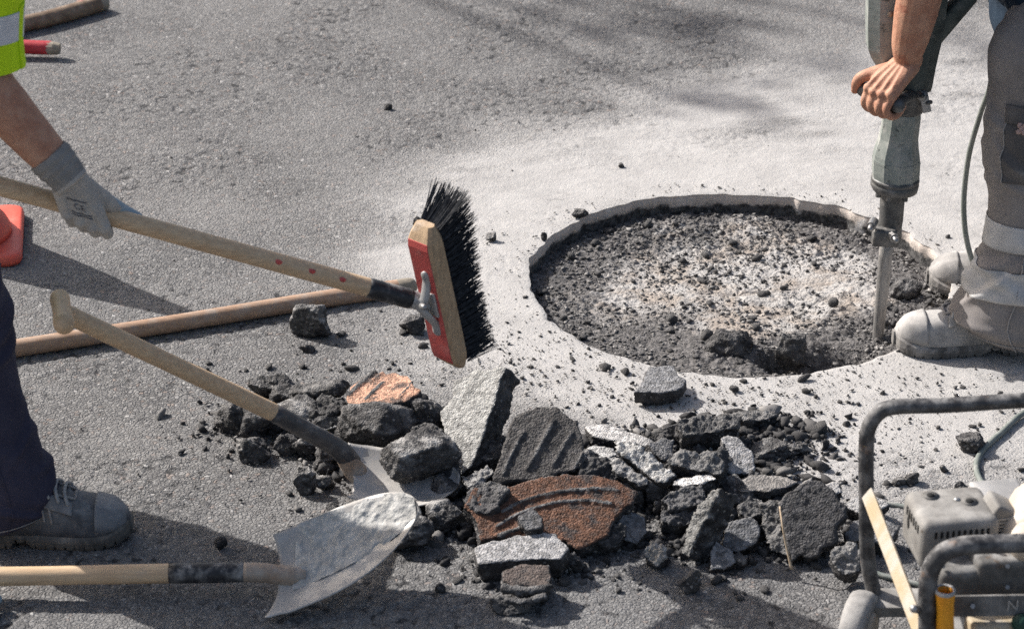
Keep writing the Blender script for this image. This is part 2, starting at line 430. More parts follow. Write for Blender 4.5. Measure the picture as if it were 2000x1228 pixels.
BARE = mat('bare grey wood', (.32, .28, .22), (.22, .19, .15), 30, .8, bump=.5, bscale=90)
POLEB = mat('dirty brown taped pole', (.13, .085, .055), (.25, .18, .125), 30, .7, bump=.5, bscale=90, dust=.12, dscale=30)
POLET = mat('pinkish tape patch', (.34, .17, .13), (.25, .12, .09), 50, .8, bump=.4)
TUBEM = mat('scuffed black frame tube', (.028, .028, .03), (.055, .054, .056), 22, .45, .1, bump=.3, bscale=120, dust=.46, dscale=32, dustcol=(.34, .33, .32), spots=((.16, .105, .075), 34, .62))
COVER = mat('dusty grey cover', (.17, .160, .148), (.23, .22, .205), 24, .7, .1, bump=.35, bscale=160, spots=((.085, .068, .05), 26, .63), dust=.42, dscale=14, dustcol=(.44, .425, .40))
COVERD = mat('dark grey engine housing', (.075, .072, .068), (.13, .125, .118), 24, .7, .1, bump=.4, bscale=140, spots=((.10, .065, .04), 22, .62), dust=.45, dscale=18, dustcol=(.36, .35, .335))
OPENING_BLACK = mat('opening shade and screw black', (.01, .01, .01), None, rough=.9, bump=0)  # near black imitating shade inside openings; also colours the screws
CREAM = mat('cream enamel', (.50, .43, .35), (.45, .38, .30), 8, .4, bump=.15, dust=.4, dscale=10, dustcol=(.46, .42, .38))
YPLATE = mat('worn yellow strip', (.36, .28, .17), (.40, .36, .30), 16, .6, bump=.3, dust=.35, dscale=16, dustcol=(.42, .40, .37), spots=((.33, .25, .18), 40, .66))
ORANGE = mat('orange yellow tube', (.78, .34, .02), (.70, .27, .015), 20, .5, bump=.2, dust=.1, spots=((.1, .05, .02), 60, .70))
ALU = mat('dull aluminium', (.42, .415, .41), (.34, .335, .33), 30, .5, .4, bump=.25, dust=.3)
TYRE = mat('dusty tyre', (.16, .155, .15), (.26, .25, .24), 20, .9, bump=.5, bscale=150, dust=.6, dscale=14, dustcol=(.42, .405, .385))
BRISTLE = mat('black bristles', (.018, .018, .020), (.055, .055, .058), 120, .6, bump=0, dust=.12, dscale=60, dustcol=(.2, .195, .19))
BRED = mat('red painted block', (.54, .095, .085), (.44, .07, .065), 22, .65, bump=.35, dust=.30, dscale=26, dustcol=(.48, .34, .31), spots=((.34, .25, .19), 38, .62))
BWOOD = mat('bare beech block', (.46, .325, .20), (.32, .22, .135), 40, .7, bump=.5, bscale=120, stretch=((4, 4, 1), (0, 0, 0)), dust=.2)
TWIG = mat('dry straw', (.60, .48, .34), (.45, .33, .22), 60, .8, bump=.3)

# ================================================================== THE SETTING
HC = np.array([0.511, 0.185]); HR = 0.476
def rim_r(th):
    chip = 0
    for a0, w_, d_ in ((.55, .05, .012), (.75, .03, .010), (.98, .06, .009), (1.22, .025, .008), (2.35, .04, .006), (2.9, .03, .006), (3.6, .025, .005), (4.4, .03, .006), (5.2, .04, .008), (5.6, .03, .008)):
        chip = chip + d_ * np.exp(-((np.mod(th - a0 + math.pi, 2 * math.pi) - math.pi) / w_) ** 2)
    return HR + chip + .0016 * np.sin(67 * th) * np.sin(11 * th) + .004 * np.sin(3 * th + 1) + .003 * np.sin(7 * th) + .0022 * np.sin(19 * th + 2) + .0015 * np.sin(41 * th)
def dust_shade_map(X, Y):
    q = np.stack([X, Y, 0 * X], 1)
    dx, dy = X - HC[0], Y - HC[1]
    r = np.hypot(dx, dy)
    az = np.arctan2(dy, dx)
    r2 = r + .16 * fbm(q, .55, 3, 5) + .06 * fbm(q, .14, 2, 9)
    back = sstep(-.2, .9, np.sin(az)) ; right = sstep(-.3, .9, np.cos(az))
    d = 1 - sstep(.52, 1.12 + .85 * back * (.35 + .65 * right) + .75 * right, r2) * (.90 - .25 * back * right)
    # streaks at the back: thinner dust, also imitating soft branch shadows
    st = fbm(np.stack([X * .5 + Y * .12, Y * 1.6, 0 * X], 1), .22, 3, 31)
    d -= .32 * sstep(.10, .55, st) * sstep(.75, 1.1, Y) * sstep(-.5, .3, X)
    d = np.maximum(d, .10 + .10 * fbm(q, .6, 3, 77))
    sw = fbm(np.stack([X * 1.0 + Y * .5, (Y - .4 * X) * 5.0, 0 * X], 1), .22, 3, 91)
    d = d + .16 * sw * sstep(.25, .6, d) - .20 * sstep(.25, .6, fbm(q, .10, 3, 97)) * sstep(.3, .8, d)
    d = np.where((Y < -.75), d * (.35 + .60 * sstep(.2, .9, X)), d)  # front left darkened through the dust value to imitate shade
    return np.clip(d, 0, 1)
def road_relief(X, Y, dust):
    q = np.stack([X, Y, 0 * X], 1)
    wq = q + .006 * np.stack([vn(q, .03, 3), vn(q, .03, 4), 0 * X], 1)
    f1, idv = worley(wq * np.array([1, .8, 1]), .0165, 11, flat=True)
    coarse = sstep(-.15, .35, fbm(q, .25, 3, 21) + .12 * sstep(.6, 1.6, Y))
    amp = (.0012 + .0022 * coarse) * (1 - .72 * dust)
    pop = (idv > .35) * 1.0
    h = amp * (1 - np.clip(f1 * 1.25, 0, 1) ** 1.6) * (.35 + .65 * pop)
    h = h + .0035 * fbm(q, .4, 2, 2) + .0006 * fbm(q, .02, 2, 6)
    return h, np.clip(f1 * (.6 + .4 * coarse) * 1.1, 0, 1)

def build_road():
    st = .005
    xs = np.arange(-1.72, 1.72 + 1e-6, st); ys = np.arange(-1.50, 2.30 + 1e-6, st)
    X, Y = np.meshgrid(xs, ys); nx, ny = len(xs), len(ys)
    X = X.ravel(); Y = Y.ravel()
    d = dust_shade_map(X, Y); h, rel = road_relief(X, Y, d)
    edge = np.minimum.reduce([X - xs[0], xs[-1] - X, Y - ys[0], ys[-1] - Y])
    h *= sstep(0, .15, edge); d = .2 + (d - .2) * sstep(0, .45, edge)
    r = np.hypot(X - HC[0], Y - HC[1]); th = np.arctan2(Y - HC[1], X - HC[0]); rr = rim_r(th)
    ids = np.arange(nx * ny).reshape(ny, nx)
    F = np.stack([ids[:-1, :-1], ids[:-1, 1:], ids[1:, 1:], ids[1:, :-1]], -1).reshape(-1, 4)
    inside = r < rr
    F = F[~inside[F].any(1)]
    # pull the ragged boundary onto the sawn circle
    nearv = (~inside) & (r < rr + st * 1.45)
    used = np.zeros(nx * ny, int); np.add.at(used, F.ravel(), 1)
    bnd = nearv & (used > 0) & (used < 4)
    X = np.where(bnd, HC[0] + rr * np.cos(th), X); Y = np.where(bnd, HC[1] + rr * np.sin(th), Y)
    h = np.where(bnd, -.0015, h)
    V = np.stack([X, Y, h], 1)
    keep = used > 0; mp = np.cumsum(keep) - 1
    V = V[keep]; F = mp[F]; d = d[keep]; rel = rel[keep]
    # the road goes on out to the horizon
    B = 60.0; n0 = len(V)
    c = [(-B, -B), (B, -B), (B, B), (-B, B)]; k = [(xs[0], ys[0]), (xs[-1], ys[0]), (xs[-1], ys[-1]), (xs[0], ys[-1])]
    E = np.array([(x, y, 0) for x, y in c + k]); V = np.vstack([V, E])
    F = np.vstack([F, [[n0 + i, n0 + (i + 1) % 4, n0 + 4 + (i + 1) % 4, n0 + 4 + i] for i in range(4)]])
    d = np.concatenate([d, np.full(8, .2)]); rel = np.concatenate([rel, np.full(8, .4)])
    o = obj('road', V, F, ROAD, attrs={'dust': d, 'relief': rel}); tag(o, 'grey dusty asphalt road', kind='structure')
build_road()

def pit_h(X, Y):
    q = np.stack([X, Y, 0 * X], 1)
    f1, _ = worley(q, .030, 41, flat=True); f2, _ = worley(q, .014, 47, flat=True)
    dx, dy = X - HC[0], Y - HC[1]; r = np.hypot(dx, dy)
    rough = .35 + .65 * sstep(-.25, .25, fbm(q, .16, 2, 52) + .8 * (r - .3))
    z = -.047 + .022 * sstep(.1, -.46, dy) + .010 * fbm(q, .20, 3, 44)
    z = z + rough * (.008 * (1 - np.clip(f1 * 1.2, 0, 1)) + .0055 * (1 - np.clip(f2 * 1.2, 0, 1)) + .005 * fbm(q, .012, 2, 49))
    for px, py, w_, dp in ((1512, 705, .030, .085), (1548, 718, .05, .075), (1610, 700, .045, .065), (1655, 702, .04, .04)):
        c = G(px, py, -.03); z = z - dp * np.exp(-(((X - c[0]) / w_) ** 2 + ((Y - c[1]) / (w_ * .7)) ** 2))
    z = z - .008 * sstep(HR - .055, HR - .01, r) * (dy > -.1)
    return z
def build_pit():
    nr, na = 130, 620
    t = np.linspace(0, 1, nr) ** .62; a = np.arange(na) * 2 * math.pi / na
    rr = rim_r(a)
    X = (HC[0] + np.outer(t, (rr + .006) * np.cos(a))).ravel(); Y = (HC[1] + np.outer(t, (rr + .006) * np.sin(a))).ravel()
    z = pit_h(X, Y)
    q = np.stack([X, Y, 0 * X], 1); r = np.hypot(X - HC[0], Y - HC[1])
    d = .74 - 1.25 * np.abs(r / HR - .15) ** 2.2 + .42 * fbm(q, .17, 3, 61) - .25 * sstep(-.05, -.4, Y - HC[1])
    for px, py, w_ in ((1445, 452, .07), (1660, 522, .06), (1175, 440, .03), (1640, 410, .06), (1590, 400, .03), (1310, 450, .05), (1500, 545, .1), (1080, 470, .03), (1700, 590, .05)):
        c = G(px, py, -.05); d = d + .6 * np.exp(-((X - c[0]) ** 2 + (Y - c[1]) ** 2) / w_ ** 2)
    Rg = np.stack([X, Y, z], 1).reshape(nr, na, 3)
    ids = np.arange(nr * na).reshape(nr, na); nxt = np.roll(ids, -1, 1)
    F = np.stack([ids[:-1], ids[1:], nxt[1:], nxt[:-1]], -1).reshape(-1, 4)
    o = obj('excavation_bed', Rg.reshape(-1, 3), F, PITM, attrs={'dust': np.clip(d, 0, 1.3)}); tag(o, 'broken ground at the bottom of the round cut', kind='structure')
    # sawn wall
    zs = np.array([.0, -.006, -.014, -.022, -.032, -.042, -.055, -.07, -.09, -.13]); off = np.array([.003, .0, -.001, .0, .001, .0, .0, .0, .002, .004])
    na = 900; a = np.arange(na) * 2 * math.pi / na; rr = rim_r(a)
    q = np.stack([np.tile(a * .5, len(zs)), np.repeat(zs, na), np.zeros(na * len(zs))], 1)
    rf = (np.tile(rr, len(zs)) + np.repeat(off, na) + .004 * fbm(q, .03, 3, 71) * (np.repeat(zs, na) < -.02))
    z = np.repeat(zs, na) - .002
    A = np.tile(a, len(zs))
    Rg = np.stack([HC[0] + rf * np.cos(A), HC[1] + rf * np.sin(A), z], 1)
    ids = np.arange(len(zs) * na).reshape(len(zs), na); nxt = np.roll(ids, -1, 1)
    F = np.stack([ids[:-1], nxt[:-1], nxt[1:], ids[1:]], -1).reshape(-1, 4)
    o = obj('excavation_wall', Rg, F, WALLM, attrs={'hgt': 1 + np.repeat(zs, na) / .06}); tag(o, 'sawn beige edge of the round cut', kind='structure')
build_pit()

# ------------------------------------------------------------------ grit: too small and too many to count
def grit_mesh(pos, size, tone, squash=.7, sub=1):
    V0, F0 = ICO[sub]; k = len(pos); nv = len(V0)
    tm = np.full((24, nv), 1.25)
    for i in range(24):                               # two dozen broken shapes
        for c_ in range(8): tm[i] = np.minimum(tm[i], rng.uniform(.38, .85) / np.clip(V0 @ nz(rng.normal(0, 1, 3)), 1e-3, 1))
    jit = tm[rng.integers(0, 24, k)][:, :, None] * (1 + (.20 if sub > 1 else .28) * rng.standard_normal((k, nv, 1)).clip(-1.2, 1.2))
    V = V0[None] * jit
    sc = size[:, None] * np.stack([rng.uniform(.8, 1.9, k), rng.uniform(.7, 1.3, k), rng.uniform(.55, 1.0, k) * squash * 1.2], 1)
    V = V * sc[:, None]
    a = rng.uniform(0, 6.283, k); c, s = np.cos(a)[:, None], np.sin(a)[:, None]
    x = V[..., 0] * c - V[..., 1] * s; y = V[..., 0] * s + V[..., 1] * c
    V = np.stack([x, y, V[..., 2]], -1) + pos[:, None]
    F = (F0[None] + (np.arange(k) * nv)[:, None, None]).reshape(-1, 3)
    return V.reshape(-1, 3), F, np.repeat(tone, nv)
def on_road(X, Y):
    return np.hypot(X - HC[0], Y - HC[1]) > HR + .004
def scatter_road():
    L = []
    def blob(px, py, sx, sy, k):
        c = G(px, py); L.append(np.stack([c[0] + rng.normal(0, sx, k), c[1] + rng.normal(0, sy, k)], 1))
    blob(1180, 760, .14, .08, 330); blob(1420, 800, .18, .07, 520); blob(1600, 760, .18, .07, 330); blob(1560, 860, .08, .07, 260)
    blob(1000, 690, .13, .10, 450); blob(930, 740, .07, .05, 260); blob(1700, 830, .2, .12, 350); blob(1850, 780, .15, .12, 300)
    blob(1050, 990, .35, .12, 900); blob(700, 900, .18, .10, 700); blob(560, 820, .12, .09, 700); blob(1200, 960, .3, .1, 600); blob(1500, 1090, .25, .06, 500)
    blob(750, 700, .22, .12, 220); blob(1350, 985, .3, .12, 700); blob(1780, 930, .12, .08, 300); blob(960, 480, .08, .12, 70)
    a = rng.uniform(0, 6.283, 420); r = HR + np.abs(rng.normal(0, .035, 420)) + .004
    L.append(np.stack([HC[0] + r * np.cos(a), HC[1] + r * np.sin(a)], 1))
    L.append(np.stack([rng.uniform(-1.3, 1.3, 500), rng.uniform(-1.25, 1.2, 500)], 1))
    Q = np.vstack(L); Q = Q[on_road(Q[:, 0], Q[:, 1])]
    size = .0010 + .0010 * rng.pareto(2.4, len(Q)).clip(0, 3.5)
    pos = np.stack([Q[:, 0], Q[:, 1], .0025 + size * .3], 1)
    V, F, t = grit_mesh(pos, size, rng.beta(1.0, 2.2, len(Q)))
    o = obj('road_grit', V, F, GRIT, attrs={'tone': t}, smooth=False); tag(o, 'fine black grit strewn over the pale road', 'grit', kind='stuff')
    k = 15000
    a = rng.uniform(0, 6.283, k); r = HR * np.sqrt(rng.uniform(0, 1, k)) * .985
    X, Y = HC[0] + r * np.cos(a), HC[1] + r * np.sin(a)
    cl = fbm(np.stack([X, Y, 0 * X], 1), .09, 3, 66) + .7 * (r / HR - .55); kp = cl > rng.uniform(-.55, .45, k)
    X, Y, r = X[kp], Y[kp], r[kp]
    size = (.0014 + .0014 * rng.pareto(2.0, len(X)).clip(0, 3.2))
    V, F, t = grit_mesh(np.stack([X, Y, pit_h(X, Y) + size * .35], 1), size, rng.beta(1.6, 2.4, len(X)))
    o = obj('excavation_rubble', V, F, GRIT, attrs={'tone': t}, smooth=False); tag(o, 'loose dark rubble lying in the round cut', 'rubble', kind='stuff')
scatter_road()

# ================================================================== BROKEN PIECES
def chunk_attrs(V, N, n, top0, fc, dk, layer):
    up = (V - top0) @ n
    q = V * 1.0
    t = sstep(-.012, -.003, up) * sstep(.45, .8, N @ n)
    return {'top': t, 'fc': np.tile(np.array(fc), (len(V), 1)), 'dk': np.full(len(V), dk)}
def slab(name, label, poly, anchor, n, thick, fc=(.27, .265, .26), dk=.8, rough=1.0, ribs=(), vox=None, group=None, cat='rubble', toprough=.35, under=.9, extra=None):
    """a broken piece of road: the outline of its face, where it lies, how it leans and how thick it is"""
    n = nz(n); p0 = G(*anchor)
    pts = np.array([PL(x, y, p0, n) for x, y in poly])
    seed = sum(ord(ch) * (i + 1) for i, ch in enumerate(label)) % 9973
    c0 = pts.mean(0)
    # break up the outline
    out = []
    for i in range(len(pts)):
        a, b = pts[i], pts[(i + 1) % len(pts)]; L = np.linalg.norm(b - a); k = max(1, int(L / .013))
        for t in np.arange(k) / k: out.append(a + (b - a) * t)
    out = np.array(out); rad = out - c0
    j = .0075 * rough * vn(out, .024, seed) + .004 * rough * vn(out, .008, seed + 5)
    out = out + rad / np.linalg.norm(rad, axis=1)[:, None] * j[:, None]
    bot = c0 + (out - c0) * under - n * thick + n[None] * (.25 * thick * vn(out, .05, seed + 9))[:, None]
    mid = c0 + (out - c0) * (1.0 + .03 * vn(out, .03, seed + 3))[:, None] - n * thick * .45
    m = len(out); Vp = np.vstack([out, mid, bot])
    F = [tuple(range(m)), tuple(range(3 * m - 1, 2 * m - 1, -1))]
    for s in (0, 1):
        F += [(s * m + i, s * m + m + i, s * m + m + (i + 1) % m, s * m + (i + 1) % m) for i in range(m)]
    parts = [(Vp, F)]
    for rb in ribs:
        pp = crm([PL(x, y, p0, n) for x, y in rb[:-1]], 5); parts.append(tube(pp, rb[-1], 8, 'round'))
    size = np.ptp(pts @ nz(np.cross(n, [0.3, 1, .2])))
    V, N, F = voxel(parts, vox or (.0038 if size > .09 else .0030))
    up = (V - p0) @ n
    side = 1 - sstep(-.009, -.002, up) * sstep(.5, .8, N @ n)
    f1, _ = worley(V, .017, seed); f2, _ = worley(V, .008, seed + 3)
    lump = .0042 * (1 - np.clip(f1 * 1.3, 0, 1)) + .0028 * (1 - np.clip(f2 * 1.3, 0, 1)) + .0045 * fbm(V, .045, 2, seed) + .002 * np.abs(fbm(V, .012, 2, seed + 1))
    ft = .0011 * (1 - np.clip(f2 * 1.3, 0, 1)) + .0012 * fbm(V, .012, 2, seed + 8) + .0018 * fbm(V, .05, 2, seed + 2)
    V = V + N * ((side * rough * (lump - .003)) + (1 - side) * toprough / .35 * ft)[:, None]
    A = {'top': 1 - side, 'fc': np.tile(np.array(fc), (len(V), 1)), 'dk': np.full(len(V), dk)}
    if ribs and extra is None:
        A['top'] = np.where(up > .0028, .2, A['top'])
    o = obj(name, V, F, CHUNK, attrs=A); tag(o, label, cat, group); return o
def clod(name, label, px, py, w_, h_, d_=None, z=0.0, tone=.02, dk=.7, sub=4, group=None, cat='rubble', seed=None, lump=1.0, rot=0.0, Y=None, crag=.16):
    """a lumpy clod of tarry stone resting at photo point px,py (its foot)"""
    seed = seed if seed is not None else int(px * 7 + py)
    c = G(px, py, z) if Y is None else P(px, py, Y); s = mpp(c)
    w_, h_ = w_ * s / 2, h_ * s / 2 / .92; d_ = (d_ * s / 2) if d_ else .8 * w_
    sub = 5 if max(w_, h_) > .022 else 4
    V0, F0 = ICO[sub]
    rg = np.random.default_rng(seed)
    r = np.full(len(V0), 1.22)
    for k in range(11):                                # broken faces
        nn = nz(rg.normal(0, 1, 3)); dp = np.clip(V0 @ nn, 1e-3, 1); r = np.minimum(r, rg.uniform(.62, .98) / dp)
    q = V0 * r[:, None] * np.array([w_, d_, h_]) + seed * .37
    f1, _ = worley(q, .0155, seed); f2, _ = worley(q, .0072, seed + 4)
    ms = (w_ + h_) / 2
    r = r * (1 + crag * fbm(q, ms * .8, 3, seed)) + lump * (.0058 * (1 - np.clip(f1 * 1.15, 0, 1)) + .0036 * (1 - np.clip(f2 * 1.2, 0, 1)) + .0020 * fbm(q, .004, 2, seed + 7) - .003) / ms * min(1, ms / .02)
    V = V0 * r[:, None]
    V[:, 2] = np.where(V[:, 2] < -.75, -.75 + .25 * (V[:, 2] + .75), V[:, 2])
    V = V * np.array([w_, d_, h_])
    ca, sa = math.cos(rot), math.sin(rot); V = np.stack([V[:, 0] * ca - V[:, 1] * sa, V[:, 0] * sa + V[:, 1] * ca, V[:, 2]], 1)
    V = V + c + np.array([0, d_ * .6, h_ * .72])
    A = {'top': np.zeros(len(V)), 'fc': np.full((len(V), 3), tone), 'dk': np.full(len(V), dk)}
    o = obj(name, V, F0, CHUNK, attrs=A); tag(o, label, cat, group); return o

GP = 'pieces of the rubble pile'
GREY, LGREY, DGREY, RUST, ORG, PALE = (.25, .245, .24), (.36, .35, .34), (.10, .097, .097), (.145, .070, .042), (.50, .285, .195), (.60, .58, .55)
S = lambda label, poly, anchor, n, thick, **k: slab(k.pop('name', 'asphalt_slab'), label, poly, anchor, n, thick, group=GP, **k)
S('tall grey slab propped upright right of the broom, its broken edge black',
  [(861, 802), (879, 774), (887, 745), (934, 722), (988, 719), (977, 745), (966, 784), (954, 809), (944, 862), (922, 905), (899, 929), (880, 900), (866, 850)],
  (899, 930, .02), (-.50, -.42, .76), .06, fc=(.33, .325, .31), dk=.25, under=1.0)
S('dark tarry slab with four slanting parallel ridges beside the tall grey slab',
  [(1000, 815), (1035, 800), (1075, 796), (1128, 822), (1140, 870), (1138, 912), (1060, 935), (962, 940), (975, 880)],
  (1050, 935, .065), (.03, -.55, .83), .05, fc=(.085, .078, .074), dk=.5, vox=.0032,
  ribs=[((1022, 845), (1000, 885), (983, 925), .0042), ((1082, 822), (1060, 862), (1030, 915), .0046), ((1117, 845), (1098, 875), (1080, 910), .0042), ((1138, 885), (1128, 902), (1120, 918), .0038)])
S('wide slab with rust brown face and curved ridges at the front of the pile',
  [(902, 990), (930, 952), (985, 958), (1020, 938), (1120, 922), (1205, 934), (1250, 958), (1232, 985), (1215, 990), (1186, 1045), (1128, 1074), (1105, 1058), (1050, 1066), (985, 1050), (940, 1056), (930, 1022)],
  (1080, 1050, .045), (.05, -.42, .90), .055, fc=RUST, dk=.6, vox=.0034,
  ribs=[((980, 1000), (1030, 975), (1090, 962), (1160, 955), (1205, 958), .0050), ((970, 1028), (1010, 1005), (1070, 985), (1140, 978), (1195, 984), .0046), ((975, 1046), (1020, 1030), (1050, 1020), .006)])
S('pale topped broken slab lying flat below the rusty slab',
  [(922, 1072), (960, 1056), (1010, 1043), (1085, 1040), (1112, 1070), (1100, 1090), (1050, 1092), (985, 1095), (940, 1098)],
  (1000, 1075, .055), (-.05, -.15, .98), .05, fc=(.36, .35, .345), dk=.35)
S('small layered block with two rusty stripes at the very front of the pile',
  [(985, 1115), (1020, 1100), (1070, 1105), (1080, 1125), (1065, 1150), (1000, 1150), (982, 1135)],
  (1030, 1150, .045), (.0, -.35, .93), .06, fc=(.13, .10, .085), dk=.5, rough=1.2,
  ribs=[((985, 1150), (1030, 1154), (1075, 1146), .007), ((990, 1172), (1030, 1174), (1062, 1166), .006)])
S('orange granite patterned block with dark stripes left of the tall slab', name='granite_block',
  poly=[(676, 785), (690, 748), (728, 727), (770, 730), (812, 745), (824, 762), (795, 782), (760, 790), (715, 792)],
  anchor=(750, 790, .085), n=(-.12, -.05, .99), thick=.085, fc=ORG, dk=.35, vox=.0034, under=.85,
  ribs=[((682, 772), (706, 750), (730, 728), .006), ((715, 780), (732, 764), (748, 748), .0055), ((726, 744), (738, 736), (748, 728), .0035), ((780, 776), (796, 760), (806, 748), .004)])
S('grey broken slab lying alone at the near rim of the round cut',
  [(1238, 765), (1262, 735), (1268, 716), (1315, 711), (1328, 735), (1347, 742), (1325, 766), (1285, 768)],
  (1290, 767, .034), (.02, -.10, .99), .030, fc=(.20, .20, .205), dk=.3)
S('large dark angular slab leaning at the right end of the pile, beside a straw',
  [(1532, 965), (1562, 950), (1590, 938), (1618, 952), (1650, 990), (1652, 1010), (1625, 1062), (1600, 1086), (1560, 1090), (1545, 1100), (1528, 1030), (1520, 985)],
  (1550, 1098, .015), (-.12, -.72, .69), .055, fc=(.075, .072, .073), dk=.3, toprough=.5, vox=.0034)
S('narrow slab on edge with pale foot against the large dark slab',
  [(1483, 985), (1500, 975), (1528, 985), (1530, 1040), (1538, 1085), (1510, 1075), (1492, 1035)],
  (1515, 1082, .012), (-.55, -.62, .56), .04, fc=(.14, .135, .13), dk=.9, toprough=1.6)
S('long leaning block with lit left side at the front right of the pile',
  [(1388, 962), (1402, 958), (1395, 985), (1375, 1025), (1360, 1060), (1342, 1090), (1328, 1078), (1345, 1030), (1365, 992)],
  (1335, 1088, .02), (-.70, -.45, .55), .055, fc=(.19, .185, .175), dk=.9, toprough=1.6, under=1.05)
S('pale grey slab lying tilted behind the pile', poly=[(1406, 853), (1420, 848), (1445, 855), (1472, 880), (1480, 922), (1462, 930), (1420, 924), (1412, 890)],
  anchor=(1440, 925, .05), n=(.10, -.38, .92), thick=.03, fc=(.40, .39, .385), dk=.9, rough=.8)
S('long light grey bar with a white end lying askew in the pile', name='concrete_bar', poly=[(1208, 868), (1228, 859), (1262, 880), (1300, 912), (1322, 925), (1300, 942), (1278, 940), (1235, 905), (1205, 882)],
  anchor=(1260, 915, .085), n=(-.18, -.42, .89), thick=.032, fc=(.42, .41, .395), dk=.9, toprough=2.2)
S('thin grey bar lying just below the long light bar', name='concrete_bar', poly=[(1190, 900), (1203, 890), (1235, 912), (1268, 938), (1270, 948), (1245, 945), (1205, 925)],
  anchor=(1225, 930, .07), n=(-.15, -.45, .88), thick=.03, fc=(.31, .30, .29), dk=.9, toprough=2.0)
S('dark chunk with a bright white left corner in the middle of the pile', poly=[(1300, 902), (1312, 882), (1345, 878), (1395, 885), (1420, 905), (1408, 925), (1350, 915), (1305, 910)],
  anchor=(1350, 915, .09), n=(.0, -.25, .97), thick=.05, fc=(.17, .165, .16), dk=1.0, toprough=2.2)
S('flat white faced splinter under the white cornered dark chunk', poly=[(1312, 944), (1335, 930), (1362, 926), (1388, 924), (1398, 935), (1372, 944), (1340, 948)],
  anchor=(1350, 946, .075), n=(-.05, -.12, .99), thick=.03, fc=(.62, .60, .575), dk=.9)
S('long flat slab with dark front edge at the back of the pile', poly=[(1143, 834), (1175, 826), (1215, 838), (1262, 853), (1282, 862), (1270, 872), (1215, 862), (1160, 852)],
  anchor=(1210, 862, .035), n=(.02, -.08, 1.0), thick=.034, fc=(.46, .445, .43), dk=.6)
S('pale flat piece right of the ridged slab', poly=[(1136, 880), (1160, 868), (1200, 875), (1208, 888), (1180, 905), (1145, 912)],
  anchor=(1165, 905, .03), n=(0, -.12, .99), thick=.03, fc=(.45, .44, .425), dk=.4, rough=.8)
S('black crumbling slab along the back edge of the pile', poly=[(1325, 825), (1350, 810), (1400, 812), (1445, 818), (1440, 838), (1390, 842), (1340, 845)],
  anchor=(1385, 842, .055), n=(.05, -.22, .97), thick=.06, fc=(.11, .107, .105), dk=.9, toprough=2.5, rough=1.3)
S('flat dark slab rearmost in the pile', poly=[(1415, 806), (1450, 800), (1505, 797), (1520, 806), (1500, 818), (1450, 822)],
  anchor=(1465, 820, .028), n=(.02, -.12, .99), thick=.03, fc=(.17, .165, .16), dk=.8, toprough=1.8)
S('grey brown flat slab behind the leaning block', poly=[(1432, 940), (1465, 926), (1520, 928), (1560, 940), (1540, 952), (1500, 960), (1445, 962)],
  anchor=(1490, 958, .05), n=(.02, -.10, .99), thick=.028, fc=(.22, .205, .19), dk=.6)
S('grey wedge peeping out behind the large dark slab', poly=[(1600, 948), (1625, 936), (1648, 940), (1640, 958), (1620, 968), (1604, 962)],
  anchor=(1620, 965, .05), n=(.1, -.2, .97), thick=.035, fc=(.33, .32, .31), dk=.8)
S('light splintered slab beside the back tube of the generator', poly=[(1640, 985), (1668, 966), (1705, 960), (1735, 985), (1710, 1005), (1675, 1000)],
  anchor=(1680, 1000, .03), n=(.0, -.22, .97), thick=.03, fc=(.40, .39, .38), dk=.6)
S('dark layered slab seen through the generator frame', poly=[(1645, 1040), (1665, 1015), (1710, 1012), (1760, 1025), (1740, 1052), (1690, 1060), (1655, 1052)],
  anchor=(1690, 1055, .035), n=(.0, -.25, .97), thick=.04, fc=(.17, .168, .17), dk=.5)
S('rounded grey chunk at the right front beside the generator wheel', poly=[(1622, 1085), (1640, 1065), (1668, 1062), (1685, 1085), (1680, 1115), (1650, 1122), (1628, 1110)],
  anchor=(1650, 1122, .05), n=(-.05, -.55, .83), thick=.05, fc=(.20, .195, .19), dk=.6, toprough=1.8)
S('grey slab leaning low between the rusty slab and the leaning block', poly=[(1205, 1012), (1228, 998), (1260, 1012), (1270, 1040), (1245, 1060), (1212, 1050), (1200, 1030)],
  anchor=(1235, 1058, .02), n=(.05, -.45, .89), thick=.04, fc=(.19, .19, .195), dk=.5, toprough=1.2)
S('smooth grey slab wedged behind the leaning block', poly=[(1415, 1030), (1440, 1012), (1468, 1008), (1485, 1030), (1478, 1060), (1440, 1075), (1415, 1062)],
  anchor=(1445, 1075, .02), n=(.05, -.55, .83), thick=.045, fc=(.19, .19, .195), dk=.5)
S('blue grey slab under the foot of the leaning block', poly=[(1382, 1075), (1400, 1058), (1428, 1070), (1435, 1095), (1415, 1112), (1390, 1108)],
  anchor=(1405, 1112, .012), n=(.0, -.50, .86), thick=.035, fc=(.24, .24, .245), dk=.6)
S('grey black split block left of the leaning block', poly=[(1290, 975), (1310, 955), (1370, 950), (1385, 970), (1368, 985), (1310, 992)],
  anchor=(1335, 990, .06), n=(.0, -.35, .94), thick=.05, fc=(.10, .098, .10), dk=.9, toprough=2)
S('dark block low down between the split block and the grey slab', poly=[(1292, 1000), (1335, 992), (1375, 995), (1370, 1018), (1320, 1028), (1290, 1020)],
  anchor=(1330, 1025, .035), n=(.0, -.4, .92), thick=.05, fc=(.085, .083, .085), dk=.9, toprough=2.2)
S('narrow dark sliver standing against the foot of the tall grey slab', name='asphalt_splinter', poly=[(850, 860), (868, 853), (885, 880), (902, 930), (880, 945), (862, 925), (856, 890)],
  anchor=(880, 944, .03), n=(-.1, -.75, .65), thick=.03, fc=(.06, .058, .058), dk=.7)
S('rough grey topped chunk in front of the tall slab', poly=[(905, 932), (925, 915), (955, 912), (965, 925), (945, 945), (915, 955)],
  anchor=(930, 950, .055), n=(-.1, -.3, .95), thick=.05, fc=(.27, .26, .25), dk=1.0, toprough=2.2)
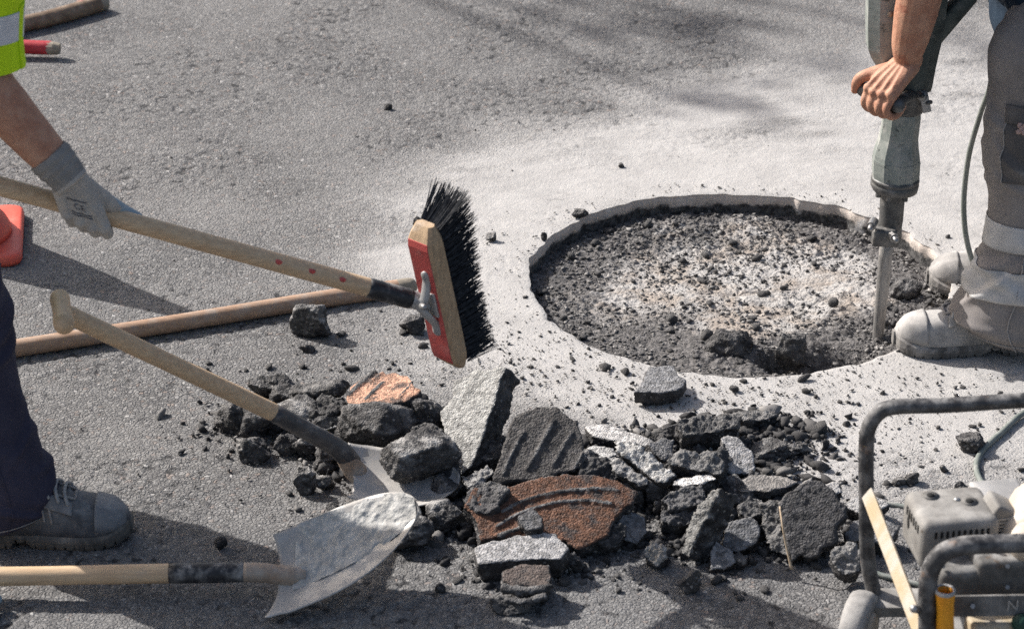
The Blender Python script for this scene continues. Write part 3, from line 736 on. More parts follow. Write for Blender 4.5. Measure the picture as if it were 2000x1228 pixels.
S('dark wedge on the left end of the rusty slab', poly=[(905, 975), (930, 945), (965, 938), (1000, 955), (970, 990), (930, 1005)],
  anchor=(945, 995, .08), n=(-.15, -.35, .92), thick=.04, fc=(.075, .072, .073), dk=.5, toprough=1.4)
S('small broken block lying on the rusty face of the wide slab', poly=[(1012, 1008), (1040, 997), (1062, 1012), (1060, 1032), (1028, 1038), (1012, 1025)],
  anchor=(1035, 1036, .075), n=(-.1, -.4, .9), thick=.03, fc=(.12, .118, .12), dk=.5)
S('small pale two toned stone at the near edge of the pile', poly=[(1252, 1072), (1272, 1055), (1305, 1068), (1308, 1090), (1285, 1108), (1258, 1092)],
  anchor=(1280, 1106, .015), n=(-.2, -.5, .84), thick=.035, fc=(.38, .36, .33), dk=1.0, toprough=2.4, rough=.8)
C = lambda label, px, py, w_, h_, **k: clod('asphalt_clod', label, px, py, w_ * 1.14, h_ * 1.12, group=GP, **k)
C('big grey crumbling clod resting on the upper shovel blade', 806, 948, 125, 92, z=.035, dk=1.0, tone=.04, crag=.22)
C('dark knobbly clod under the orange granite block', 718, 888, 140, 95, sub=5, dk=.6)
C('small brown flecked clod left of the knobbly clod', 640, 862, 60, 45, dk=.7)
C('black clod between the granite block and the tall slab', 838, 862, 70, 95, sub=4, dk=.7)
C('black ragged clod left of the orange granite block', 630, 808, 85, 62, dk=.5)
C('round black clod at the far left end of the pile', 445, 848, 58, 52, dk=.5)
C('grey black clod second from the left end of the pile', 505, 852, 85, 58, dk=.8)
C('ragged black clod highest at the left end of the pile', 530, 782, 62, 48, dk=.35)
C('grey clod beside the ragged black clod', 565, 798, 55, 36, dk=.8)
C('flat grey clod behind the shovel socket', 590, 845, 95, 50, dk=.9)
C('low dark clod lying below the shovel handle', 490, 902, 62, 40, dk=.5)
C('upright dark clod close below the shovel socket', 555, 888, 40, 42, dk=.5)
C('pale stone in the shadow of the shovel socket', 600, 895, 46, 46, dk=1.0)
C('dark clod behind the neck of the upper shovel', 640, 915, 50, 50, dk=.5)
C('slim grey clod standing free below the upper shovel neck', 595, 964, 32, 55, dk=1.0)
C('pale pebble beside the slim grey clod', 635, 958, 34, 30, dk=1.0)
C('grey clod under the tip of the lower shovel', 795, 1075, 75, 55, dk=.9)
C('grey lumpy clod between the two shovel blades', 868, 1045, 80, 52, dk=1.0)
C('black clod right of the upper shovel blade', 870, 985, 60, 50, dk=.5)
C('dark pitted clod on the right flank of the rusty slab', 1225, 1000, 60, 55, dk=1.0)
C('black knob between the rusty slab and the split block', 1285, 1000, 50, 60, dk=.4)
C('black ragged clod above the smooth grey slab', 1450, 1005, 75, 58, dk=.8)
C('dark lump behind the narrow slab on edge', 1470, 975, 60, 50, dk=.6)
C('dark lump at the heart of the pile behind the white splinter', 1420, 955, 70, 60, dk=.5)
C('small dark clod in front of the blue grey slab', 1445, 1112, 32, 28, dk=.6)
C('rough pebble standing alone at the near right of the pile', 1350, 1160, 38, 46, dk=1.0)
C('dark lump right of the flat white splinter', 1260, 970, 60, 40, dk=.5)
C('black lump below the small layered block', 1000, 1200, 60, 30, dk=.3)
C('black lump beside the pale topped slab', 1120, 1120, 42, 32, dk=.4)
C('black crumbly lump behind the pale tilted slab', 1510, 900, 60, 30, dk=.5)
C('black crumbly lump in the second row behind the pale tilted slab', 1555, 895, 40, 26, dk=.5)
C('dark lump between the tall slab and the ridged slab', 955, 930, 50, 60, dk=.4)
C('dark lump behind the long light bar', 1300, 880, 60, 40, dk=.5)
C('grey lump at the foot of the wide rusty slab', 1140, 1085, 60, 34, dk=.9)
C('low grey rubble lump under the ridged slab', 1150, 935, 60, 40, dk=.9)

S('dark jagged slab behind the big grey clod', poly=[(800, 838), (828, 822), (866, 838), (872, 870), (850, 892), (812, 880)], anchor=(835, 890, .05), n=(-.2, -.45, .87), thick=.05, fc=(.07, .068, .068), dk=.6, toprough=2)
S('black jagged slab under the left end of the granite block', poly=[(600, 790), (628, 768), (668, 775), (680, 800), (650, 815), (612, 812)], anchor=(640, 814, .045), n=(-.1, -.4, .9), thick=.045, fc=(.05, .048, .048), dk=.5, toprough=2.4)
S('grey jagged slab low at the left of the knobbly clod', poly=[(585, 818), (620, 806), (668, 812), (672, 832), (628, 840), (590, 836)], anchor=(630, 838, .035), n=(0, -.2, .98), thick=.04, fc=(.26, .255, .25), dk=.8, toprough=1.6)
S('black wedge filling the gap between ridged slab and rusty slab', poly=[(1130, 905), (1165, 890), (1205, 905), (1215, 930), (1175, 945), (1140, 935)], anchor=(1170, 942, .06), n=(.1, -.4, .9), thick=.05, fc=(.06, .058, .058), dk=.6, toprough=2.2)
S('dark shard pointing up between the white cornered chunk and the tilted slab', name='asphalt_splinter', poly=[(1390, 900), (1412, 868), (1425, 905), (1420, 945), (1395, 948)], anchor=(1405, 946, .05), n=(.2, -.6, .77), thick=.035, fc=(.08, .078, .078), dk=.6, toprough=1.8)
S('dark flat shard lying against the narrow slab on edge', poly=[(1440, 985), (1465, 968), (1490, 975), (1492, 1000), (1462, 1010), (1442, 1003)], anchor=(1465, 1008, .055), n=(-.1, -.4, .9), thick=.04, fc=(.09, .088, .088), dk=.7, toprough=2)
S('black broken corner at the right foot of the rusty slab', poly=[(1170, 1040), (1195, 1018), (1222, 1028), (1220, 1055), (1190, 1072), (1165, 1062)], anchor=(1192, 1070, .025), n=(.1, -.5, .86), thick=.04, fc=(.06, .058, .058), dk=.7, toprough=2)
S('dark jagged slab behind the long leaning block', poly=[(1385, 1000), (1410, 985), (1440, 992), (1438, 1015), (1410, 1025), (1388, 1020)], anchor=(1412, 1022, .05), n=(.1, -.45, .89), thick=.045, fc=(.07, .068, .068), dk=.6, toprough=2.2)
S('pale edged shard right of the long light bar', name='asphalt_splinter', poly=[(1268, 866), (1292, 852), (1312, 862), (1316, 892), (1296, 900), (1274, 888)], anchor=(1292, 898, .05), n=(.15, -.5, .85), thick=.03, fc=(.17, .168, .17), dk=.6)
Q = lambda label, *a, **k: clod('loose_rock', label, *a, cat='rock', **k)
Q('grey topped rock sitting in front of the lying wooden pole', 612, 662, 74, 66, dk=1.0, sub=5, lump=.7)
Q('black rock half hidden behind the broom head', 808, 655, 46, 40, dk=.6)
Q('black rock touching the cable inside the generator frame', 1898, 885, 60, 36, dk=.25, lump=.8)
Q('larger black rock near the front edge inside the round cut', 1440, 706, 92, 66, z=-.04, dk=.25, sub=5, lump=1.2, crag=.38)
Q('pointed black rock standing by the dark hole in the round cut', 1545, 728, 66, 96, z=-.045, dk=.25, sub=5, lump=1.1, crag=.34)
Q('brown black clod beside the chisel tip in the round cut', 1765, 590, 62, 48, z=-.05, dk=.4)
Q('black pebble alone on shaded road above the lower shovel', 650, 1008, 26, 24, dk=.2)
Q('brown pebble alone in the shade right of the dark shoe', 432, 1072, 24, 22, dk=.2)
Q('black pebble in front of the grey topped rock', 600, 690, 26, 18, dk=.2)
Q('black crumb pair behind the left rim of the round cut', 1132, 426, 28, 14, dk=.2)
Q('black pebble left of the left rim of the round cut', 1062, 470, 14, 16, dk=.1)
Q('black pebble on pale road above the broom bristles', 815, 440, 18, 16, dk=.1)
Q('grey pebble on pale road right of the broom bristles', 960, 472, 22, 16, dk=.6)
Q('black crumb lying between the two workers on far road', 757, 216, 16, 12, dk=.1)
Q('small black crumb on pale road above the round cut', 1213, 328, 11, 10, dk=.1)
Q('grey pebble by the cable behind the generator', 1843, 925, 16, 16, dk=.8)
Q('black clod inside the generator frame, left of its twin', 1758, 950, 24, 18, dk=.3)
Q('black clod inside the generator frame, right of its twin', 1780, 948, 28, 26, dk=.3)
Q('black clod lying just behind the grey engine cover', 1877, 962, 26, 22, dk=.2)
Q('pale pebble lying on the shaded road near the lower shovel tip', 860, 1158, 22, 20, dk=1.0)
Q('black pebble at the right edge near the worker\'s trouser leg', 1852, 466, 10, 9, dk=.1)

# straw leaning on the big dark slab
pp = crm([G(1521, 978, .12), G(1526, 1012, .10), G(1533, 1050, .065), G(1544, 1100, .02)], 6) + np.array([0, -.02, 0])
V, F = tube(pp, np.linspace(.0016, .0024, len(pp)), 7)
tag(obj('straw', V, F, TWIG), 'pale dry straw leaning against the large dark slab', 'straw')

# countable crumbs that look alike, by place
CR = []
for k in range(8):
    V0, F0 = ICO[2]; q = V0 + k * 3.1
    f1, _ = worley(q, .75, k); r = np.full(len(V0), 1.2)
    for kk in range(9): r = np.minimum(r, rng.uniform(.42, .9) / np.clip(V0 @ nz(rng.normal(0, 1, 3)), 1e-3, 1))
    r = r * (.95 + .18 * (1 - np.clip(f1, 0, 1)) + .15 * fbm(q, .5, 2, k))
    CR.append(new_mesh('crumb', V0 * r[:, None] * np.array([1.4, 1.0, .9]), F0, smooth=False)); CR[-1].materials.append(CRUMB)
def crumbs(name, label, group, pts, cat='crumb'):
    for i, (x, y, z, s) in enumerate(pts):
        o = bpy.data.objects.new(name, CR[i % 8]); COL.objects.link(o)
        o.location = (x, y, z + s * .45); o.scale = (s * random.uniform(.85, 1.25), s * random.uniform(.85, 1.25), s * random.uniform(.7, 1.0))
        o.rotation_euler = (random.uniform(-.3, .3), random.uniform(-.3, .3), random.uniform(0, 6.28)); tag(o, label, cat, group)
def region(k, boxes, smin, smax, ok=lambda x, y: True, zf=lambda x, y: 0.0):
    out = []
    while len(out) < k:
        x0, y0, x1, y1 = random.choice(boxes); p = G(random.uniform(x0, x1), random.uniform(y0, y1))
        if not ok(p[0], p[1]): continue
        s = smin + (smax - smin) * random.random() ** 2.2; out.append((p[0], p[1], zf(p[0], p[1]), s))
    return out
road_ok = lambda x, y: math.hypot(x - HC[0], y - HC[1]) > HR + .012
pit_ok = lambda x, y: math.hypot(x - HC[0], y - HC[1]) < HR - .02
pz = lambda x, y: float(pit_h(np.array([x]), np.array([y]))[0])
crumbs('asphalt_crumb', 'small black asphalt crumb on the pale road between cut and pile', 'crumbs between the cut and the pile', region(45, [(1150, 740, 1700, 860), (1000, 690, 1250, 800), (1500, 720, 1720, 900)], .004, .011, road_ok))
crumbs('asphalt_crumb', 'small dark crumb on the grey road left of the pile', 'crumbs left of the pile', region(30, [(380, 700, 700, 980), (560, 640, 830, 740)], .004, .011, road_ok))
crumbs('asphalt_crumb', 'small dark crumb on the road in front of the pile', 'crumbs in front of the pile', region(36, [(850, 1060, 1650, 1190), (1100, 1090, 1500, 1160)], .004, .012, road_ok))
crumbs('asphalt_crumb', 'dark crumb filling gaps between slabs of the pile', 'crumbs in the gaps of the pile', region(90, [(830, 850, 1250, 1080), (1180, 830, 1620, 1060), (620, 780, 900, 940)], .008, .022, road_ok))
crumbs('asphalt_crumb', 'small black crumb on the pale road behind the generator', 'crumbs behind the generator', region(26, [(1560, 840, 2000, 960), (1720, 720, 2000, 860)], .003, .008, road_ok))
lumps = region(110, [(1040, 380, 1850, 730)], .0045, .012, pit_ok, pz)
def part_of_cut(x, y):
    dx, dy = x - HC[0], y - HC[1]
    if math.hypot(dx, dy) < .2: return 'in the pale middle of the round cut'
    return 'below the sawn back wall of the round cut' if dy > abs(dx) else ('along the front rim of the round cut' if dy < -abs(dx) else ('at the left side of the round cut' if dx < 0 else 'near the chisel side of the round cut'))
for w_ in sorted({part_of_cut(p_[0], p_[1]) for p_ in lumps}):
    crumbs('rubble_lump', 'small dark rubble lump ' + w_, 'lumps ' + w_, [p_ for p_ in lumps if part_of_cut(p_[0], p_[1]) == w_], 'rubble')

# fine broken stuff packed between and under the slabs
L = []
for px, py, sx, sy, k, zz in ((1060, 985, .12, .075, 420, .05), (1330, 960, .14, .085, 520, .05), (1540, 1020, .07, .06, 200, .03), (760, 880, .09, .08, 300, .035), (560, 830, .09, .06, 170, .012), (1250, 880, .1, .05, 200, .03), (1420, 880, .09, .06, 220, .02), (1050, 1110, .07, .03, 90, .012), (1390, 1070, .1, .03, 120, .012), (880, 1010, .06, .04, 120, .02), (1500, 850, .08, .05, 120, .008)):
    k = int(k * 1.7); g = G(px, py); x = rng.normal(0, 1, (k, 2)); e_ = np.exp(-.5 * (x ** 2).sum(1))
    L.append(np.stack([g[0] + x[:, 0] * sx, g[1] + x[:, 1] * sy, rng.uniform(0, 1, k) * zz * e_], 1))
Q_ = np.vstack(L); Q_ = Q_[on_road(Q_[:, 0], Q_[:, 1])]
sz = .0032 + .0036 * rng.pareto(2.0, len(Q_)).clip(0, 3.2)
V, F, t = grit_mesh(Q_ + [0, 0, .003], sz, rng.beta(.7, 3.2, len(Q_)), 1.0, 2)
tag(obj('pile_rubble', V, F, GRIT, attrs={'tone': t}, smooth=False), 'small broken rubble packed between the slabs of the pile', 'rubble', kind='stuff')

# ================================================================== TOOLS
def wood_pole(pts, r, k=10, n=14, wob=.0012, cap='round'):
    p = crm(pts, k); L = np.arange(len(p)) / len(p)
    return tube(p, r * (1 + .02 * np.sin(L * 9)), n, cap)

# --- broom, held up by the left worker
YL = G(170, 1072)[1] + .05                          # line of the left worker's near foot
HAND_L = P(165, 409, YL - .10)
BHEAD = P(838, 594, YL + .06)
bd = nz(BHEAD - HAND_L)
broom = empty('push_broom', (BHEAD[0], BHEAD[1], 0), 'push broom with red block and black bristles held above the rubble', 'broom')
B0 = P(735, 566, YL + .06 - .09 * .15)
b0 = HAND_L - bd * .75
tape0 = BHEAD - bd * .112
V, F = wood_pole([b0, HAND_L - bd * .3, HAND_L, HAND_L + bd * .3, tape0], .0172)
obj('handle', V, F, WOOD, broom)
for dd_ in (.365, .43, .49):                         # red paint marks on the stick
    c = HAND_L + bd * dd_
    V, F = tube([c - bd * .009, c + bd * .010], .0176, 14); V = V[:, :]
    V2, F2 = ball(c + np.array([0, -.0150, .0075]), .0075, (1.3, .35, .75)); obj('paint_mark', V2, F2, BRED, broom)
V, F = tube(crm([tape0 - bd * .012, tape0 + bd * .02, tape0 + bd * .055, tape0 + bd * .075], 4), [.0180, .0186, .0183, .0187, .0183, .0182, .0185, .0183, .0187, .0184, .0188, .0184, .018], 16)
obj('tape', V, F, TAPE, broom)
V, F = tube(crm([tape0 + bd * .070, tape0 + bd * .10, tape0 + bd * .13], 4), [.0168, .0168, .0166, .0164, .0160, .0155, .015, .0145, .014], 16)
fer = obj('ferrule', V, F, ALU, broom)
# block frame: u long axis (up), g bristle direction, s across
bu = nz([-.165, -.13, .97]); bg_ = nz([.70, .71, .04]); bg_ = nz(bg_ - bu * np.dot(bg_, bu)); bs = np.cross(bg_, bu)
if bs[1] > 0: bs = -bs
bc = P(843, 585, YL + .06) + bg_ * .012 + bs * .004
bl, bw, bt = .312, .062, .040
def bp(u, s, g): return bc + bu * u + bs * s + bg_ * g
sec = []
for t in np.linspace(-1, 1, 25):
    u = t * bl / 2
    e = max(0, abs(t) - .80) / .20                    # ends bevelled towards the bristle side
    w2 = bw / 2 * (1 - .30 * e ** 1.5); g0 = -bt / 2 + .020 * e ** 1.3; g1 = bt / 2 - .004 * e
    q = [(-w2 + .006, g0), (w2 - .006, g0), (w2, g0 + .006), (w2, g1 - .006), (w2 - .006, g1), (-w2 + .006, g1), (-w2, g1 - .006), (-w2, g0 + .006)]
    sec.append([bp(u, s, g) for s, g in q])
V, F = rings(np.array(sec)); obj('block', V, F, BWOOD, broom, smooth=False)
sec = []
for t in np.linspace(-.84, .84, 21):
    u = t * bl / 2; e = max(0, abs(t) - .80) / .20; w2 = bw / 2 * (1 - .3 * e ** 1.5) - .0055; g0 = -bt / 2 + .020 * e ** 1.3
    sec.append([bp(u, s, g) for s, g in [(-w2, g0 - .0012), (w2, g0 - .0012), (w2, g0 + .004), (-w2, g0 + .004)]])
V, F = rings(np.array(sec)); obj('painted_face', V, F, BRED, broom, smooth=False, label='worn red painted back of the block')
# bracket with two arms and a screw
for sg in (-1, 1):
    a = BHEAD - bd * .035; m_ = bp(sg * .012, .004, -bt / 2 - .020); e_ = bp(sg * .045, .006, -bt / 2 - .003)
    V, F = tube(crm([a, m_, e_, bp(sg * .062, .006, -bt / 2 - .002)], 6), .0095, 8, 'round', (.45, 1)); obj('bracket_arm', V, F, ALU, broom)
V, F = tube([bp(.014, .012, -bt / 2 - .030), bp(.020, .026, -bt / 2 - .036)], .006, 8, 'round'); obj('bracket_screw', V, F, BOLT, broom)
V, F = box(bp(.0, .004, -bt / 2 - .003), (.05, .034, .005), (bu, bs, bg_), .0015); obj('bracket_plate', V, F, ALU, broom)
parts = []
for iu in np.linspace(-1, 1, 26):
    for is_ in np.linspace(-1, 1, 6):
        tu, ts = iu * (bl / 2 - .012), is_ * (bw / 2 - .009)
        fan = .50 * max(0, iu - .40) + .10 * iu
        for k in range(13):
            a = bp(tu + rng.normal(0, .0022), ts + rng.normal(0, .0022), bt / 2 - .003)
            d_ = nz(bg_ + bu * (fan + rng.normal(0, .06) + .12) + bs * (is_ * .26 + rng.normal(0, .07)))
            L = .062 + .020 * max(0, iu) + rng.normal(0, .0025); bend = bu * rng.normal(.004, .004)
            V, F = tube([a, a + d_ * L * .55 + bend * .3, a + d_ * L + bend], [.0011, .00095, .0006], 3); parts.append((V, F))
V, F = join(parts); o = obj('bristles', V, F, BRISTLE, broom, smooth=False); o['kind'] = 'stuff'

# --- wooden pole lying on the road
pole = empty('wooden_pole', G(400, 630), 'long reddish wooden pole lying on the road behind the dark trouser leg', 'pole')
V, F = wood_pole([G(-260, 726, .020), G(30, 680, .021), G(330, 633, .021), G(600, 589, .020), G(788, 561, .019)], .0195)
obj('shaft', V, F, WOOD2, pole)
e = G(788, 561, .019); dd_ = nz(G(788, 561) - G(600, 589))
V, F = tube([e - dd_ * .012, e + dd_ * .012], .0202, 14, 'round'); obj('rounded_end', V, F, BARE, pole, label='worn grey rounded end')

def blade_mesh(o0, ax, lt, nm, L=.29, W=.105, thick=.0028, dish=.020, na=40, nc=28, f_extra=None):
    top = np.zeros((na, nc, 3)); AA = np.linspace(0, 1, na); CC = np.linspace(-1, 1, nc)
    for i, a in enumerate(AA):
        ww = W * (1 - (max(0, a - .30) / .70) ** 2.3) ** .55 if a < 1 else .004
        ww = max(ww, .006)
        if a < .12: ww *= .93 + .07 * (a / .12)
        for j, c in enumerate(CC):
            h = dish * c * c * (1 - .3 * a) - .010 * math.sin(a * math.pi) + .013 * math.exp(-(c / .16) ** 2) * (1 - a / .62) ** 2 * (a < .62)
            if a < .06: h += .006 * (1 - a / .06) * abs(c) ** 2
            top[i, j] = o0 + ax * (a * L - (.012 * abs(c) ** 2 * (a < .05))) + lt * (c * ww) + nm * h
    bot = top - nm * thick
    V = np.vstack([top.reshape(-1, 3), bot.reshape(-1, 3)]); m = na * nc; F = []
    I = lambda i, j, s: s * m + i * nc + j
    for i in range(na - 1):
        for j in range(nc - 1):
            F.append((I(i, j, 0), I(i + 1, j, 0), I(i + 1, j + 1, 0), I(i, j + 1, 0))); F.append((I(i, j, 1), I(i, j + 1, 1), I(i + 1, j + 1, 1), I(i + 1, j, 1)))
    for i in range(na - 1):
        F.append((I(i, 0, 0), I(i, 0, 1), I(i + 1, 0, 1), I(i + 1, 0, 0))); F.append((I(i, nc - 1, 0), I(i + 1, nc - 1, 0), I(i + 1, nc - 1, 1), I(i, nc - 1, 1)))
    for j in range(nc - 1):
        F.append((I(0, j, 0), I(0, j + 1, 0), I(0, j + 1, 1), I(0, j, 1))); F.append((I(na - 1, j, 0), I(na - 1, j, 1), I(na - 1, j + 1, 1), I(na - 1, j + 1, 0)))
    return V, F, top

# --- lower shovel, lying with its mortar crusted blade tip on the rubble
YS = G(545, 1170)[1] + .01
shv = empty('shovel', G(550, 1180), 'shovel lying at the front, its rounded blade crusted with pale mortar', 'shovel', 'shovels')
a0 = P(-330, 1128, YS); a1 = P(0, 1125, YS); a2 = P(335, 1119, YS); a3 = P(480, 1117, YS); a4 = P(560, 1124, YS)
V, F = wood_pole([a0, a1, (a1 + a2) / 2, a2], .0178); obj('handle', V, F, WOOD, shv)
V, F = tube(crm([a2 - [.004, 0, 0], (a2 + a3) / 2, a3], 5), [.0186, .0187, .0187, .0187, .0188, .0188, .0187, .0186, .0184, .0182, .018], 16); obj('grip_tape', V, F, TAPE, shv)
V, F = tube(crm([a3 - [.003, 0, 0], a3 + [.035, 0, -.001], a4, a4 + [.035, .0, -.001]], 5), np.interp(np.linspace(0, 1, 16), [0, .4, .75, 1], [.0182, .018, .020, .012]), 16, 'flat', (1, 1)); obj('socket', V, F, RUSTY, shv)
tip = P(822, 1000, YS + .05); o0 = P(547, 1132, YS)
ax = nz(tip - o0); lt = nz([.03, 1.0, .46]); nm = nz(np.cross(ax, lt))
if nm[2] < 0: nm = -nm
BLn = np.linalg.norm(tip - o0)
V, F, top = blade_mesh(o0, ax, lt, nm, BLn, .096); bl_o = obj('blade', V, F, STEEL, shv, label='pale grey blade with mortar on it')
cr = []
na, nc = top.shape[:2]
fine = 4
tt = top
ii = np.linspace(.10 * (na - 1), .965 * (na - 1), 130); jj = np.linspace(.30 * (nc - 1), .985 * (nc - 1), 70)
def samp(i, j):
    i0 = np.clip(np.floor(i).astype(int), 0, na - 2); j0 = np.clip(np.floor(j).astype(int), 0, nc - 2); fi = (i - i0)[..., None]; fj = (j - j0)[..., None]
    return (tt[i0, j0] * (1 - fi) + tt[i0 + 1, j0] * fi) * (1 - fj) + (tt[i0, j0 + 1] * (1 - fi) + tt[i0 + 1, j0 + 1] * fi) * fj
II, JJ = np.meshgrid(ii, jj, indexing='ij'); S0 = samp(II, JJ).reshape(-1, 3)
u = (II / (na - 1)).ravel(); v = (JJ / (nc - 1)).ravel()
msk = fbm(S0, .06, 4, 5) * 1.3 + .42 - 2.2 * np.maximum(0, .52 - v) - 1.2 * np.maximum(0, .25 - u)
f1, _ = worley(S0, .016, 8)
hgt_ = np.where(msk > 0, .0025 + .0016 * (1 - np.clip(f1 * 1.2, 0, 1)) + .0055 * np.abs(fbm(S0, .045, 4, 9)) + .0018 * fbm(S0, .010, 2, 19), 0) * sstep(0, .35, msk) - .0015
ids = np.arange(len(S0)).reshape(130, 70)
V = S0 + nm * hgt_[:, None]
obj('mortar_crust', V, np.stack([ids[:-1, :-1], ids[1:, :-1], ids[1:, 1:], ids[:-1, 1:]], -1).reshape(-1, 4), MORTAR, bl_o)

# --- upper shovel, blade under the rubble, handle up with a short cross grip
YU = G(745, 985)[1] + .05
sh2 = empty('shovel', G(740, 980), 'shovel with short cross grip, its blade pushed under the pile', 'shovel', 'shovels')
g0 = P(132, 614, YU - .20); g2 = P(536, 806, YU - .055); g3 = P(655, 872, YU - .008)
V, F = wood_pole([g0, (g0 * .6 + g2 * .4), (g0 + g2) / 2, g2], .0172); obj('handle', V, F, WOOD, sh2)
gd = nz(g2 - g0)
c1, c2 = P(117, 584, YU - .20 + .045), P(125, 632, YU - .20 - .055)
V, F = tube(crm([c1, (c1 + c2) / 2, c2], 6), np.interp(np.linspace(0, 1, 13), [0, .5, 1], [.0185, .017, .0195]), 16, 'round'); obj('cross_grip', V, F, WOOD, sh2)
V, F = tube(crm([g2 - gd * .004, (g2 + g3) / 2, g3, P(690, 905, YU + .005)], 5), np.interp(np.linspace(0, 1, 16), [0, .6, .85, 1], [.0180, .0188, .0205, .018]), 16); obj('socket', V, F, SOCK, sh2)
o0 = P(690, 944, YU - .045); tip2 = o0 + np.array([.21, .01, -.012])
ax = nz(tip2 - o0); lt = nz(np.cross([0, 0, 1.0], ax)); lt = nz(lt + np.array([0, 0, .12])); lt = nz(lt - ax * np.dot(lt, ax)); nm = np.cross(ax, lt)
V, F, _t = blade_mesh(o0, ax, lt, nm, .205, .092, dish=.030); obj('blade', V, F, STEEL, sh2)
V, F = tube(crm([P(672, 886, YU), P(693, 918, YU), P(720, 944, YU), P(770, 962, YU)], 6), np.interp(np.linspace(0, 1, 19), [0, .4, 1], [.0195, .022, .006]), 14, 'round', (1.0, 1.0)); obj('neck', V, F, RUSTY, sh2, label='rusty brown neck of the blade')

# --- red cone behind the left worker
cc = G(-84, 476); s_ = .15
cone = empty('traffic_cone', cc, 'red orange traffic cone on square base at the left edge', 'cone')
def rsq(h, r, z, n=8):
    out = []
    for k, (sx, sy) in enumerate(((1, 1), (-1, 1), (-1, -1), (1, -1))):
        for a in np.linspace(k * math.pi / 2, (k + 1) * math.pi / 2, n): out.append((cc[0] + sx * (h - r) + r * math.cos(a), cc[1] + sy * (h - r) + r * math.sin(a), z))
    return out
yaw = R(8)
def rz(V, c, a):
    V = np.asarray(V) - c; return np.stack([V[:, 0] * math.cos(a) - V[:, 1] * math.sin(a), V[:, 0] * math.sin(a) + V[:, 1] * math.cos(a), V[:, 2]], 1) + c
V, F = rings(np.array([rsq(s_, .03, .003), rsq(s_ + .003, .03, .012), rsq(s_ + .001, .03, .024), rsq(s_ - .006, .03, .028), rsq(s_ - .02, .03, .026)])); obj('base', rz(V, cc, yaw), F, CONE, cone)
a = np.arange(40) * 2 * math.pi / 40
prof = [(.128, .026), (.126, .040), (.118, .056), (.108, .066), (.103, .075), (.07, .26), (.04, .43), (.024, .53), (.020, .538)]
V, F = rings(np.array([[(cc[0] + r * math.cos(t), cc[1] + r * math.sin(t), z) for t in a] for r, z in prof])); body = obj('cone_body', V, F, CONE, cone)
V, F = rings(np.array([[(cc[0] + r * math.cos(t), cc[1] + r * math.sin(t), z) for t in a] for r, z in [(.0795, .22), (.061, .33)]]), False); obj('white_band', V, F, REFL, cone)

# --- two sticks lying behind the left worker
st = empty('taped_pole', G(0, 60), 'dirty brown taped pole lying behind the yellow sleeve', 'pole')
p = [G(-260, 118, .022), G(0, 58, .022), G(100, 35, .022), G(188, 10, .022)]
V, F = wood_pole(p, .0235); obj('shaft', V, F, POLEB, st)
for (x0, y0), (x1, y1) in (((156, 18), (164, 16)), ((174, 13), (186, 10))):
    V, F = tube([G(x0, y0, .022), G(x1, y1, .022)], .0246, 14); obj('tape_wrap', V, F, POLET, st)
V, F = tube([G(188, 10, .022), G(205, 5, .022)], .0225, 14, 'flat'); obj('frayed_end', V, F, BARE, st)
st = empty('red_stick', G(0, 95), 'red painted stick with bare wooden tip beside the yellow sleeve', 'stick')
V, F = wood_pole([G(-220, 82, .030), G(-60, 88, .030), G(97, 94, .028)], .0190); obj('painted_shaft', V, F, REDP, st)
V, F = tube([G(94, 94, .028), G(105, 95, .028), G(117, 96, .027)], [.0192, .0180, .0150], 12); obj('bare_tip', V, F, BARE, st, smooth=False)
# --- pale glove finger reaching in at the lower left edge
st = empty('work_glove', G(-25, 1180), 'pale blue rubber glove lying at the lower left edge', 'glove')
gp = []
for k, (dx, dy, L) in enumerate(((0, 0, .075), (.0, .022, .08), (-.005, -.022, .07), (-.012, -.042, .055))):
    b_ = G(-100, 1178, .028) + [0, dy, 0]; gp.append(caps(crm([b_, b_ + [L * .55, 0, .006], b_ + [L + dx, 0, -.006]], 4), .0115))
gp.append(caps([G(-190, 1180, .03), G(-105, 1180, .03)], [.034, .032]))
V, N, F = voxel(gp, .003, 3); V = V + N * (.002 * fbm(V, .03, 2, 3))[:, None]; V[:, 2] += .002; obj('shell', V, F, GBLUE, st)

